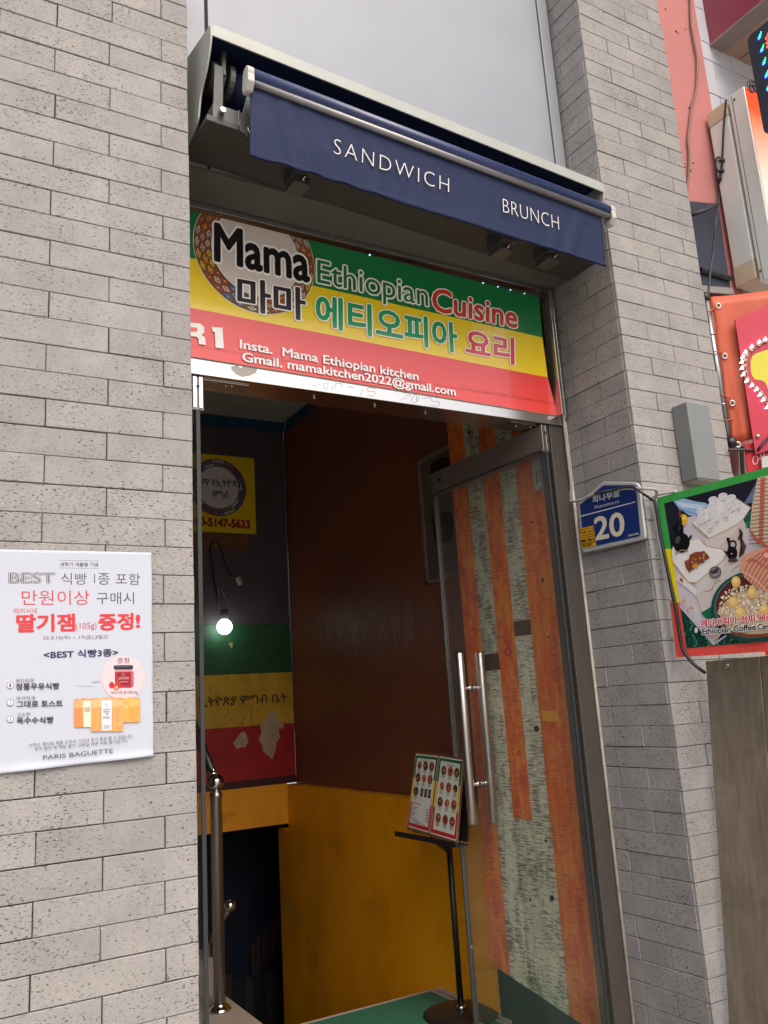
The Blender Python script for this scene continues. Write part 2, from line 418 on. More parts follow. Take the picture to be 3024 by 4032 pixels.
for k in range(-42, 48):
    z = ZT - (k + 1) * C_
    if z < -.17: continue
    first = 1.088 * C_ if k % 2 == 0 else 3.1 * C_
    edges = [-.0 - rnd.uniform(0, .0015)]; x = -first
    while x > -3.6: edges.append(x + rnd.uniform(-.0035, .0035)); x -= 4.02 * C_
    edges.append(-3.6)
    for a, b in zip(edges[:-1], edges[1:]):
        brick(mb, Vector((b, 0, z)), vx, vz, -vy, a - b, C_, rnd=rnd)
    # reveal of the left wall
    ed = [0, 2 * C_ if k % 2 else 4 * C_, D_]
    for a, b in zip(ed[:-1], ed[1:]): brick(mb, Vector((0, a + .011 if a == 0 else a, z)), vy, vz, vx, b - a - (.011 if a == 0 else 0), C_, rnd=rnd)
mb.cur = 1; mb.box(-3.6, -.008, .008, .40, -.17, 6.25)
tag(mb.build('brick_wall', [BRICK, JOINT], loc=(-1.1, .2, -.17)), 'wide wall of long grey split-face bricks carrying the white paper poster', 'wall')
mb = MB()
for j in range(-50, 45):
    z = ZT - (j + 4.7024 + 1) * C_
    if z < -.17 or z > 6.2: continue
    odd = j % 2
    fe = [W, W + (2.0 if odd else 3.9) * C_]
    while fe[-1] + 4 * C_ < WR - .01: fe.append(fe[-1] + 4 * C_ + rnd.uniform(-.003, .003))
    fe.append(WR + rnd.uniform(-.004, .004))
    for a, b in zip(fe[:-1], fe[1:]): brick(mb, Vector((a, 0, z)), vx, vz, -vy, b - a, C_, rnd=rnd)
    re = [.0, (4 if odd else 2) * C_]
    if not odd: re.append(4.0 * C_ - .07 * C_)
    re = [x for x in re if x < D_ - .02] + [D_ + .02]
    for a, b in zip(re[:-1], re[1:]): brick(mb, Vector((W, b, z)), -vy, vz, -vx, b - a - (.0105 if a == 0 else 0), C_, rnd=rnd)
mb.cur = 1; mb.box(W + .008, WR - .008, .008, .40, -.17, 6.2)
tag(mb.build('brick_pillar', [BRICK, JOINT], loc=(W + .26, .2, -.17)), 'grey brick pillar right of the doorway with the blue number plate on it', 'pillar')
# ================================================================== cladding over the awning
PY = .160
mb = MB()
gl0, gl1, gr0, gr1 = .1085, .1195, 1.588, 1.598
for x0, x1 in ((.002, gl0), (gl1, gr0), (gr1, W - .016)): mb.box(x0, x1, PY, PY + .03, 2.99, 6.2)
mb.cur = 1; mb.box(.002, W - .002, PY + .012, PY + .04, 2.985, 6.19)
tag(mb.build('metal_cladding', [PANEL, GROOVE], loc=(W / 2, PY, 2.98), bevel=.002), 'smooth blue-grey metal cladding panels above the navy awning', 'cladding')
SZ = 2.976
mb = MB(); mb.box(.002, W - .002, PY - .002, .36, SZ, SZ + .012); mb.box(.002, W - .0115, .3605, .395, 2.95, 3.5)
tag(mb.build('soffit', SOFF, loc=(W / 2, .26, SZ)), 'olive-grey soffit between the awning and the striped restaurant sign', 'soffit')
# ================================================================== awning
tipL, tipR = onx('a', 213, 155, .045), onx('b', 1450, 1200, 1.634)
AU = (tipR - tipL); AL = AU.length; AU.normalize(); AN = Vector((AU.y, -AU.x, 0)).normalized(); AV = AU.cross(AN) * -1
if AV.z < 0: AV = -AV
def A(u, n, z): return tipL + AU * u + AN * n + AV * z
aw = thing('shop_awning', 'closed navy awning lettered SANDWICH BRUNCH over the doorway', 'awning', (tipL + tipR) / 2 - vz * .4)
prof = [(-.225, .052), (0, 0), (.004, -.040), (-.008, -.092), (-.035, -.14), (-.075, -.185), (-.088, -.235), (-.098, -.262), (-.14, -.285), (-.222, -.30)]
mb = MB(); mb.smooth = False
ep = [(-.225, .052)] + [(v.x, v.y) for v in spline([(0, 0, 0)] + [(p[0], p[1], 0) for p in prof[2:]], 4)]
for u in (0, AL - .006):
    mb = MB(); mb.prism([A(u, *q) for q in ep], AU * .006); mb.build('end_plate', AWN_METAL, aw, .001)
mb = MB()
mb.obox(A(.006, -.225, .048), AU * (AL - .012), AN * .227 - AV * .052, AV * .004)          # hood sheet
mb.obox(A(.006, -.002, -.040), AU * (AL - .012), AN * .005, AV * .040)              # front lip
mb.build('hood', AWN_METAL, aw, .001)
mb = MB(); mb.obox(A(.008, -.222, -.30), AU * (AL - .016), AN * .012, AV * .34)
mb.obox(A(.008, -.21, -.004), AU * (AL - .016), AN * .2, AV * .003)
mb.build('back_fabric', NAVY, aw)
mb = MB(); mb.obox(A(.004, -.224, -.3085), AU * (AL - .008), AN * .20, AV * .02)
mb.build('bottom_tray', pm('tray_black', (62, 64, 62), .5, .1, var=.1), aw, .002)
# roller tube with rolled fabric
mb = MB(); mb.smooth = True
mb.tube([A(.10, -.12, -.095), A(AL - .05, -.12, -.095)], .052, 24); mb.build('fabric_roll', NAVY, aw)
mb = MB(); mb.smooth = False
for u, r, t in ((.030, .050, .02), (.062, .040, .014), (.085, .056, .016)): mb.tube([A(u, -.105, -.095), A(u + t, -.105, -.095)], r, 20)
mb.obox(A(.055, -.075, -.115), AU * .012, AN * .03, AV * .08)
mb.build('roller_bracket', AWN_DARK, aw, .001)
mb = MB()
mb.obox(A(.03, -.055, -.25), AU * .03, AN * .012, AV * .16); mb.obox(A(.022, -.10, -.292), AU * .16, AN * .075, AV * .05)
mb.obox(A(.098, -.099, -.2925), AU * .008, AN * .077, AV * .053)
mb.build('fold_arm', AWN_DARK, aw, .003)
mb = MB(); mb.prism([A(.125, -.022, -.175), A(.16, -.022, -.16), A(.185, -.022, -.16), A(.185, -.022, -.30), A(.16, -.022, -.325), A(.105, -.022, -.315), A(.10, -.022, -.295)], AN * .006)
abr = mb.build('arm_bracket', AWN_DARK, aw, .001)
mb = MB()
for u, z, r in ((.046, -.272, .010), (.148, -.19, .009), (.146, -.235, .008), (.13, -.306, .009)): mb.tube([A(u, -.03, z), A(u, -.004, z)], r, 6)
build_each(mb, 'bolt', CHROME, abr, .001)
# front bar and valance (a few centimetres in front of the hood lip)
bl_, br_ = ony('a', 492, 500, -.122), ony('b', 1478, 1378, -.078)
BU = (br_ - bl_); BL_ = BU.length; BU.normalize(); BN = Vector((BU.y, -BU.x, 0)).normalized(); BV = BN.cross(BU)
if BV.z < 0: BV = -BV
def B(u, n, z): return bl_ + BU * u + BN * n + BV * z
mb = MB(); mb.smooth = True; mb.tube([B(0, 0, 0), B(BL_, 0, 0)], .0215, 24); mb.build('front_tube', NAVY_SHEEN, aw)
mb = MB(); mb.smooth = True
mb.tube([B(.002, .001, -.0245), B(BL_ + .004, .001, -.0245)], .0125, 16); frl = mb.build('front_rail', ALU, aw)
def capshape(u, t):
    q = [(.022 * math.cos(a) - .002, .024 * math.sin(a) + .002) for a in [math.pi * (k / 12 - .12) for k in range(15)]]
    q += [(-.028, -.035), (-.020, -.058), (.004, -.058), (.022, -.035)]
    return [B(u, n, z) for n, z in q]
for u in (-.024, BL_ + .004):
    mb = MB(); mb.prism(capshape(u, 0), BU * .022); mb.build('end_cap', WHITE_PL, frl, .004)
# valance cloth: gridded so that it can fall in soft folds at its left end
vtl, vtr, vbl, vbr = ony('a', 475, 545, -.1225), ony('b', 1443, 1400, -.0785), ony('a', 475, 1003, -.1225), ony('f', 515, 79, -.0785)
nu, nv = 120, 22; vs = []; fs = []
def fold(a, b):
    d = .0
    for cx, sl_, amp, wd in ((.03, .35, .005, .02), (.075, .55, .006, .018), (.13, .7, .0045, .02), (.2, .8, .003, .03), (.93, -.5, .003, .02), (.86, -.4, .0022, .03)):
        q = (a - cx - sl_ * .12 * b) / wd; d += 1.7 * amp * math.exp(-q * q) * (.25 + .75 * min(1, b * 1.6))
    d += .0012 * math.sin(a * 23 + 3 * b + 2 * math.sin(a * 9)) * b + .0010 * math.sin(a * 57 + 5 * math.sin(a * 13 + b * 2)) * b
    return d
for j in range(nv + 1):
    for i in range(nu + 1):
        a, b = i / nu, j / nv
        P = vtl.lerp(vtr, a).lerp(vbl.lerp(vbr, a), b); vs.append(P + BN * (fold(a, b) - .004))
for j in range(nv):
    for i in range(nu): k = j * (nu + 1) + i; fs.append((k, k + nu + 1, k + nu + 2, k + 1))
mb = MB(); mb.smooth = True; mb.add(vs, fs); va = mb.build('valance', NAVY, aw)
sd = va.modifiers.new('Solid', 'SOLIDIFY'); sd.thickness = .0016
mb = MB(); mb.smooth = True
mb.tube([vbl.lerp(vbr, t) + BN * (fold(t, 1) - .004) for t in [k / 60 for k in range(61)]], .0052, 8); mb.build('hem', NAVY, va)
VU = (vtr - vtl).normalized(); VV = (vtl - vbl); VV = (VV - VU * VV.dot(VU)).normalized()
F = Flat(vbl + BN * .0042, VU, VV)
if F.Nn.dot(BN) < 0: F.Nn = -F.Nn
F.text('SANDWICH', 'a', (1015, 1000), ((1769.4 - 700) * 1.659, 758.3 * 1.659), (1020, 900), (232, 229, 222), -.021, True, sp=1.22)
F.text('BRUNCH', 'b', (797, 1385), (1166, 1503), (793, 1293), (232, 229, 222), -.021, True, sp=1.06)
F.line2([F.p('a', 478, 985), F.p('f', 512, 66)], .0006, (70, 84, 120))
F.build('lettering', MATTE, va)
for n_, q in (('a', (815, 1150)), ('e', (1060, 20)), ('e', (1400, 92))):
    P = ony(n_, *q, .01)
    mb = MB(); mb.obox(P - AU * .030 - AN * .075, AU * .06, AN * .10, AV * .10); mb.obox(P - AU * .028 - AN * .07 - AV * .026, AU * .056, AN * .07, AV * .0265)
    sbk = mb.build('support_bracket', AWN_DARK, aw, .002)
    mb = MB(); Q = P - AV * .012; mb.tube([Q - AN * .001, Q + AN * .010], .008, 6); mb.tube([Q, Q + AN * .022], .0035, 6); mb.build('bracket_bolt', CHROME, sbk)
KX = 1.0
# ================================================================== restaurant sign over the door
SY = .336
sg = thing('restaurant_sign', 'green yellow red banner sign reading Mama Ethiopian Cuisine above the doors', 'sign', (W / 2, SY, 2.4))
F = Flat((0, SY, 0), (1, 0, 0), (0, 0, 1)); F.Nn = Vector((0, -1, 0))
def Pd(x, y): return F.p('d', x, y)
def Pe(x, y): return F.p('e', x, y)
gt0, gt1 = Pd(55, 90), Pe(1295, 405)
def lft(P, Q, x=.02):          # carry an edge on to the left, behind the wall corner
    t = (x - P[0]) / (Q[0] - P[0]); return (x, P[1] + (Q[1] - P[1]) * t)
g0, g1 = lft(Pd(55, 90), Pe(1295, 405)), Pe(1295, 405)
y0, y1 = lft(Pd(58, 435), Pe(1320, 698)), Pe(1320, 698)
r0, r1 = lft(Pd(65, 797), Pe(1355, 988)), Pe(1357, 988)
b0, b1 = lft(Pd(68, 1150), Pe(1435, 1265)), Pe(1432, 1266)
mb = MB(); mb.prism([Vector((p[0], SY + .0005, p[1])) for p in (g0, g1, y1, r1, b1, b0)], (0, .012, 0)); sgs = mb.build('sheet', pm('sign_back', (190, 186, 178), .6), sg)
F.poly2([g0, g1, y1, y0], (18, 122, 62)); F.poly2([y0, y1, r1, r0], (238, 206, 22)); F.poly2([r0, r1, b1, b0], (228, 66, 60))
# woven plate behind the name
cl, cr = Pd(80, 275), Pd(952, 545); cc = ((cl[0] + cr[0]) / 2, (cl[1] + cr[1]) / 2 + .004); RR = math.hypot(cr[0] - cl[0], cr[1] - cl[1]) / 2; RI = RR * .735
tx, ty = g1[0] - g0[0], g1[1] - g0[1]; F.clip = [(-ty / tx, 1, g0[1] - ty / tx * g0[0] - .002)]
F.ell2(cc, RR * 1.012, RR * 1.012, (214, 206, 190), 72); F.ell2(cc, RR, RR, (120, 84, 44), 72)
rr = random.Random(11)
pal = [[(200, 70, 50), (226, 120, 60)], [(222, 190, 196), (200, 160, 160)], [(232, 186, 50), (214, 150, 40)], [(206, 60, 60), (230, 180, 170)], [(70, 120, 190), (140, 170, 210)], [(225, 215, 190), (190, 150, 110)]]
nseg = 30
for k in range(nseg):
    p_ = pal[(k // 2) % len(pal)]
    for row, (rm, hr) in enumerate(((.785, .046), (.868, .05), (.952, .042))):
        th = 2 * math.pi * (k + .5 * (row % 2)) / nseg; r_ = RR * rm
        er, et = (math.cos(th), math.sin(th)), (-math.sin(th), math.cos(th))
        def dia(a, b, col):
            F.poly2([(cc[0] + er[0]*(r_ + x) + et[0]*y, cc[1] + er[1]*(r_ + x) + et[1]*y) for x, y in ((a, 0), (0, b), (-a, 0), (0, -b))], col, False)
        a, b = RR * hr, RR * rm * math.pi / nseg * .96
        dia(a, b, (92, 60, 30)); F.h += 1e-5; dia(a * .86, b * .86, p_[row % 2] if row != 2 else p_[0]); F.h += 1e-5
        dia(a * .5, b * .5, (108, 72, 34) if k % 2 else (60, 40, 30)); F.h += 1e-5; dia(a * .24, b * .24, (226, 206, 130)); F.h += 1e-5
F.ell2(cc, RI * 1.02, RI * 1.02, (120, 88, 56), 64); F.ell2(cc, RI, RI, (218, 208, 198), 64)
F.clip = []
WH = (250, 246, 236)
F.text('Mama', 'd', (232, 452), (912, 608), (232, 190), (16, 14, 16), .030, True, .075, WH)
F.text('마마', 'd', (398, 806), (885, 892), (398, 570), (44, 30, 34), .024, False, .062, WH)
F.text('Ethiopian', 'd', (972, 614), (1776, 786), (972, 450), (18, 118, 60), .004, True, .052, WH)
F.text('Cuisine', 'e', (517, 503), (1130, 632), (520, 342), (206, 66, 34), .022, True, .058, WH)
F.text('에티오피아', 'd', (966, 926), ((1420 + 697/1.8433 - 720)*1.8433, (950 + 812/1.8433 - 780)*1.8433), (966, 698), (24, 150, 84), .030, False, .062, WH)
F.text('요리', 'e', (762, 826), (1107, 896), (762, 634), (214, 44, 56), .030, False, .062, WH)
F.poly('d', [(0,903),(120,914),(152,938),(152,980),(130,998),(156,1014),(163,1070),(112,1062),(110,1026),(96,1010),(0,1000)], (236, 232, 226)); F.poly('d', [(0,936),(98,944),(106,962),(96,976),(0,970)], (228, 66, 60))
F.poly('d', [(204,938),(284,946),(294,1096),(234,1088),(228,976),(212,972)], (236, 232, 226))
F.text('Insta.  Mama Ethiopian kitchen', 'd', (412, 1093), ((1420 + 415/1.8433 - 720)*1.8433, (950 + 1012/1.8433 - 780)*1.8433), (412, 1030), (238, 232, 226), .018, True, .03, (178, 172, 176))
F.text('Gmail. mamakitchen2022@gmail.com', 'd', (430, 1186), ((1420 + 685/1.8433 - 720)*1.8433, (950 + 1123/1.8433 - 780)*1.8433), (430, 1123), (238, 232, 226), .018, True, .03, (178, 172, 176))
# seam of the vinyl strip and the dirt along it
sp0, sp1 = Pd(66, 1070), Pe(1432, 1185)
F.line2([lft(Pd(66, 1070), Pe(1432, 1185)), sp1], .0010, (150, 44, 42))
for k in range(150):
    t = min(1, max(.02, rr.gauss(.80, .09) if k < 120 else rr.random())); q = (sp0[0] + (sp1[0]-sp0[0])*t + rr.gauss(0, .01), sp0[1] + (sp1[1]-sp0[1])*t + abs(rr.gauss(0, .006)))
    F.ell2(q, rr.uniform(.0006, .0026), rr.uniform(.0005, .0014), (rr.randint(84, 130), 48, 40), 7, rr.random() * 3, False)
F.h += F.step
for k in range(26):
    q = (rr.uniform(.15, W - .15), rr.uniform(b1[1] + .03, g1[1] - .02)); F.ell2(q, .0013, .0011, (96, 70, 50), 7, 0, False)
F.build('print', PRINT, sgs)
# polished strips round the sign: above it and at its right end
mb = MB(); mb.box(.003, W - .004, .322, .352, 2.955, 2.973); mb.build('top_trim', STEEL, sg, .001)
mb = MB(); mb.box(1.6065, 1.622, .300, .352, 2.41, 2.954); mb.box(1.650, 1.6655, .330, .3525, 2.41, 2.954)
build_each(mb, 'side_trim', STEEL, sg, .001)
mb = MB(); mb.box(1.6225, 1.6495, .346, .3515, 2.43, 2.954); mb.build('side_film', steel('mirror_strip', (150, 150, 146), .12, (6, 6, 6), .01), sg)
LED = emit_mat('small_led', (190, 215, 255), 2)
mb = MB()
for n_, x, y in (('e', 68, 98), ('e', 890, 302), ('e', 997, 330), ('e', 1088, 352), ('e', 1190, 379), ('d', 1355, 411)):
    P = ony(n_, x, y, SY - .003); mb.sphere(P, .0019, 8)
build_each(mb, 'led_light', LED, sg)
# ================================================================== door frame
df = thing('door_frame', 'brushed steel door frame with the long lintel under the striped sign', 'door frame', (W / 2, .4, 0))
LB = 2.378
mb = MB(); mb.box(.004, W - .0135, .3435, .47, LB, 2.446); lnt = mb.build('lintel', steel('lintel_steel', (216, 210, 202), .22, (3, 3, 300), .03), df, .0015)
mb = MB(); mb.box(.004, .100, .353, .50, -.01, LB - .0005); mb.box(1.5765, 1.6545, .353, .425, -.01, LB - .0005); build_each(mb, 'jamb', STEEL_D, df, .0015)
mb = MB(); mb.smooth = True; mb.tube([(1.6605, .3495, -.01), (1.6605, .3485, 2.97)], .0062, 8); mb.build('sealant', pm('old_sealant', (176, 168, 156), .75, var=.2, vs=30, dirt=.3), df)
mb = MB(); mb.box(.10, 1.576, .36, .45, -.012, .003); mb.build('threshold', STEEL_D, df)
mb = MB(); mb.box(.155, .31, .372, .44, LB - .004, LB - .0005); mb.box(1.40, 1.56, .372, .44, LB - .004, LB - .0005); build_each(mb, 'closer_plate', STEEL, df, .001)
mb = MB()
for x, y in ((.24, .40), (.26, .40), (1.52, .40), (1.45, .405), (.80, .40), (1.02, .405), (.56, .4)): mb.tube([(x, y, LB - .007), (x, y, LB - .0008)], .0045, 8)
build_each(mb, 'screw', CHROME, df)
F = Flat((0, .3428, 0), (1, 0, 0), (0, 0, 1)); F.Nn = Vector((0, -1, 0))
gc = (150, 146, 142)
def sq(n, pts, w=.0012): F.line(n, pts, w, gc, 5)
for pts in ([(945,1362),(1000,1352)], [(1015,1350),(1055,1345),(1040,1395),(1020,1360)], [(1075,1375),(1105,1350),(1115,1340),(1100,1385),(1080,1380)], [(1120,1345),(1160,1350),(1140,1372)],
            [(1195,1365),(1240,1375)], [(1290,1435),(1310,1385)], [(1400,1385),(1350,1375),(1345,1400),(1395,1405),(1380,1435),(1345,1430)]): sq('d', pts)
for pts in ([(285,1155),(330,1130)], [(330,1125),(350,1108),(362,1120),(330,1145)], [(370,1160),(385,1120),(405,1118),(405,1165),(375,1172)], [(425,1125),(415,1165)], [(440,1140),(505,1135)], [(565,1130),(515,1130),(520,1160),(570,1165),(560,1195),(510,1190)]): sq('e', pts)
F.poly('d', [(350,1222),(395,1216),(420,1232),(455,1216),(545,1234),(530,1268),(480,1290),(430,1297),(385,1275),(352,1240)], (176, 170, 162))
F.build('scribbles', MATTE, lnt)
# ================================================================== glass doors (both open inwards)
GEDGE = pm('glass_edge_green', (42, 46, 48), .5, var=.1, spec=.5)
DARKRAIL = pm('dark_rail', (124, 112, 104), .35, .35, var=.06, vs=3, sc3=(2, 2, 60))
def leaf(name, label, H, Fe, bright, thick=.034):
    """H hinge corner, Fe free end (x, y); both handles; parts share one Empty"""
    t = thing(name, label, 'door', (H[0], H[1], 0))
    h, f = Vector((*H, 0)), Vector((*Fe, 0)); L = (f - h); ln = L.length; L.normalize(); S_ = Vector((-L.y, L.x, 0))       # S_ points to -x
    mb = MB(); mb.obox(h - S_ * thick / 2 + vz * 2.272, L * ln, S_ * thick, vz * .1); mb.build('top_rail', DARKRAIL, t, .0025)
    mb = MB(); mb.obox(h - S_ * (thick / 2 + .004) + vz * 2.262, L * ln, S_ * (thick + .008), vz * .0095); mb.build('rail_lip', ALU, t, .002)
    mb = MB(); mb.obox(h - S_ * (thick / 2) - L * .0035 + vz * 2.268, L * .003, S_ * (thick * .42), vz * .105); mb.obox(h + S_ * (thick * .08) - L * .0035 + vz * 2.268, L * .003, S_ * (thick * .42), vz * .105)
    epl = build_each(mb, 'end_plate', bright, t, .001)
    mb = MB(); mb.tube([h - L * .0042 + vz * 2.34, h - L * .003 + vz * 2.34], .0055, 12); mb.build('lock_hole', BLACK, epl[0])
    mb = MB(); mb.obox(h - S_ * .006 + L * .004 + vz * .03, L * (ln - .016), S_ * .012, vz * 2.23)
    g = mb.build('glass', GLASS, t)
    mb = MB(); mb.obox(h - S_ * .0062 - L * .001 + vz * .03, L * .0045, S_ * .0124, vz * 2.23); mb.build('glass_edge', GEDGE, g)
    mb = MB(); mb.obox(h - S_ * thick / 2 + vz * .006, L * ln, S_ * thick, vz * .022); mb.build('bottom_rail', STEEL_D, t, .002)
    mb = MB(); e0 = f - L * .011 + vz * .03
    mb.prism([e0 + S_ * a + L * b for a, b in ((-.0115, 0), (-.004, 0), (-.004, .006), (.004, .006), (.004, 0), (.0115, 0), (.0115, .012), (-.0115, .012))], vz * 2.231)
    mb.build('edge_trim', ALU, g, .001)
    hp = h + L * (.965 - H[1]) / L.y * 1.0 if abs(L.y) > .5 else h
    for off, z0, z1 in ((.048, .82, 1.524), (-.066, .812, 1.522)):
        mb = MB(); mb.smooth = True; c = hp + S_ * off
        mb.tube([c + vz * z0, c + vz * (z0 + .002), c + vz * (z1 - .002), c + vz * z1], [.018, .0195, .0195, .018], 24); hb_ = mb.build('handle_bar', STEEL_V, t)
    for z in (.975, 1.372):
        mb = MB(); mb.smooth = True
        mb.tube([hp + S_ * .04 + vz * z, hp + S_ * .008 + vz * z], .008, 14); mb.tube([hp - S_ * .008 + vz * z, hp - S_ * .056 + vz * z], .008, 14)
        for a, b, r in ((.006, .014, .0145), (-.014, -.006, .0145), (-.040, -.030, .0115)): mb.tube([hp + S_ * a + vz * z, hp + S_ * b + vz * z], r, 18)
        mb.build('standoff', CHROME, hb_)
    t['group'] = 'pair of glass doors'; return t, h, L, S_, ln
STEEL_V = steel('handle_steel', (192, 188, 182), .3, (260, 260, 5), .03)
lf = leaf('glass_door', 'open glass door with the pair of long steel bar handles, hinged beside the number plate', (1.548, .352), (1.518, 1.118), CHROME)
t_, h_, L_, S2_, ln_ = lf
mb = MB(); P = h_ + L_ * (ln_ - .075) + S2_ * .0172 + vz * 2.325
mb.tube([P, P + S2_ * .003], .009, 16); mb.build('cylinder_lock', CHROME, t_)
F = Flat(h_ + S2_ * .0176, -L_, vz)
if F.Nn.dot(S2_) < 0: F.Nn = -F.Nn
F.poly('j', [(397,605),(430,596),(431,612),(398,622)], (150, 152, 150)); [F.poly('j', [(401+7*k,607.5-2*k),(405+7*k,606.3-2*k),(405+7*k,616-2*k),(401+7*k,617.5-2*k)], (70, 74, 80)) for k in range(4)]
F.build('maker_sticker', MATTE, t_)
leaf('glass_door', 'other glass door opened inwards at the left wall, seen only by its edge', (.1295, .352), (.145, 1.115), CHROME, .033)
# ================================================================== stairwell walls
XW, YB, ZC = 1.68, 3.353, 3.384
XU = 1.748         # the brown upper wall stands back behind a narrow ledge
def wood_panel():
    m, t, b = nodes('brown_veneer'); v = coords(t, (30, 30, 1.6)); g = noise(t, v, 2.2, 7, .65, 1.2)
    t.links.new(ramp(t, g, [(0.3, lin((112, 64, 48))), (0.55, lin((130, 76, 55))), (0.75, lin((118, 68, 50)))]), b.inputs['Base Color'])
    b.inputs['Roughness'].default_value = .3; b.inputs['Specular IOR Level'].default_value = .22
    w_ = noise(t, coords(t, (26, 22, 1.6)), 2.0, 3, .6, 2.2)
    bump(t, b, mixc(t, .3, w_, g), .6, .010); return m
def yellow_paint():
    m, t, b = nodes('mustard_plaster'); v = coords(t); L = lin((255, 172, 12))
    c = ramp(t, noise(t, v, 2.4, 7, .65), [(0.28, (L[0] * .72, L[1] * .66, L[2] * .6)), (0.5, L), (0.75, (L[0] * 1.08, L[1] * 1.08, L[2]))])
    c = mixc(t, ramp(t, noise(t, coords(t, (1, 5, 1.4)), 2.2, 9, .75), [(0.6, G1), (0.75, (.5,) * 3)]), c, lin((120, 70, 10)))
    chip = ramp(t, noise(t, v, 15, 9, .8), [(0.735, G1), (0.75, (.85,) * 3)])
    c = mixc(t, chip, c, lin((110, 78, 34)))
    t.links.new(c, b.inputs['Base Color']); b.inputs['Roughness'].default_value = .36
    h1 = noise(t, v, 150, 5, .7); h2 = noise(t, coords(t, (60, 60, 14)), 3, 4, .6)
    bump(t, b, mixc(t, .5, h1, h2), .95, .0045); return m
BROWN = wood_panel(); YEL = yellow_paint()
DARKW = pm('dark_plum_paint', (82, 70, 76), .55, var=.12, vs=4, bmp=.1, bs=50, dirt=.4)
NAVYW = pm('dark_navy_paint', (26, 32, 52), .5, var=.15, vs=4, bmp=.1, bs=60)
BLUE = pm('teal_blue_trim_paint', (14, 66, 96), .5, var=.2, vs=20, bmp=.15)
sw = thing('stairwell_wall', 'mustard yellow painted wall running down beside the basement stairs', 'wall', (XW, 2, -1.9))
mb = MB(); mb.box(XW, XU + .05, .52, 3.352, .56, .852); mb.box(XW, XW + .05, .52, 3.53, -1.9, .5595); mb.build('yellow_lower_wall', YEL, sw)
mb = MB()
mb.box(XU, XU + .05, .53, 3.352, .8525, ZC)
mb.build('brown_upper_panel', BROWN, sw)
mb = MB(); mb.prism([(XU - .0015, 3.352, ZC - .085)] + [(XU - .0015, 3.35 - .094 * k, ZC - .075 - .012 * math.sin(k * 1.7) - .006 * math.sin(k * 4.1)) for k in range(31)] + [(XU - .0015, .53, ZC), (XU - .0015, 3.352, ZC)], (.001, 0, 0)); mb.build('blue_trim', BLUE, sw)
bw = thing('stairwell_wall', 'dark back wall of the stairwell with the flag panel and yellow band', 'wall', (.5, YB, .6))
mb = MB(); mb.box(-1.02, XU, YB, YB + .06, .905, ZC); mb.build('dark_upper_wall', DARKW, bw)
mb = MB(); mb.box(-1.02, XU, YB - .001, YB + .06, .8575, .9045); mb.build('maroon_strip', pm('maroon_paint', (66, 22, 26), .5, var=.15), bw)
mb = MB(); mb.box(-1.02, XW - .0005, YB - .003, YB + .1, .605, .8572); mb.build('yellow_band', YEL, bw)
mb = MB(); mb.prism([(XU - .004, YB - .0015, ZC - .09)] + [(XU - .004 - .09 * k, YB - .0015, ZC - .082 - .012 * math.sin(k * 1.3) - .008 * math.sin(k * 3.7)) for k in range(30)] + [(-1, YB - .0015, ZC), (XU - .004, YB - .0015, ZC)], (0, .001, 0)); mb.build('blue_trim', BLUE, bw)
mb = MB(); mb.box(-1.02, XU + .05, .36, YB + .06, ZC, ZC + .08)
tag(mb.build('ceiling', pm('ceiling_paint', (158, 160, 152), .8, var=.12, vs=3)), kind='structure')
mb = MB(); mb.box(-1.06, -1.0, .36, YB + .06, 0, ZC)
tag(mb.build('stairwell_wall', pm('cream_wall_paint', (214, 204, 184), .7, var=.08, vs=3, bmp=.1, bs=50), loc=(-1.03, 1.8, 0)), 'plain cream side wall left inside the stairwell, behind the brick', 'wall')  # unseen wall; cream is assumed, picked to bounce light across the stairwell
mb = MB(); mb.box(.79, .8445, 1.67, 3.3, -1.9, -.1205); mb.box(.25, 3.0, 4.4, 4.45, -1.9, .6); mb.box(.2, .25, 3.36, 4.4, -1.9, .6); mb.box(3.0, 3.05, 3.36, 4.4, -1.9, .6); mb.box(1.731, 3.0, 3.36, 3.42, -1.9, .6); mb.box(.25, 3.0, 3.46, 4.45, .6055, .66)
tag(mb.build('basement_wall', NAVYW, loc=(1, 4, -1.9)), 'dark navy walls of the basement passage below the yellow band', 'wall')
mb = MB(); mb.box(.2, 3.05, 1.7, 4.45, -2.0, -1.9); tag(mb.build('basement_floor', GRAN), kind='structure')
# slatted cladding on the far basement wall, stepped along its top
SLM = [pm('slat_brown', (88, 66, 54), .6, var=.25, vs=14, sc3=(40, 40, 3)), pm('slat_grey', (70, 62, 58), .6, var=.25, vs=14, sc3=(40, 40, 3)), pm('slat_green', (34, 44, 44), .6, var=.2, vs=14)]
mb = MB()
for i in range(10):
    xa = 600 + 26 * i; P = ony('l', xa, 1490 - 30 * i, 4.39); Q = ony('l', xa + 24, 1735 - 22 * i, 4.39)
    mb.cur = i % 2; mb.box(P.x, Q.x, 4.375 + .004 * (i % 3), 4.3995, Q.z, P.z)
for i in range(9):
    P = ony('l', 380 + 56 * i, 1720 - 6 * i + (40 if i % 2 else 0), 4.39); mb.cur = 2 if i % 3 else 1; mb.box(P.x, P.x + .055, 4.38, 4.3995, -1.7, P.z - .02)
tag(mb.build('slat_cladding', SLM, loc=(1.9, 4.39, -1.7)), 'stepped row of dark wooden slats at the bottom of the basement stairs', 'cladding')
mb = MB()
for i in range(5): mb.box(-.9, .80, 2.30 + .26 * i, 3.352, .17 * i + .0005 * (i == 0), .17 * (i + 1))
tag(mb.build('upper_stairs', GRAN), kind='structure')
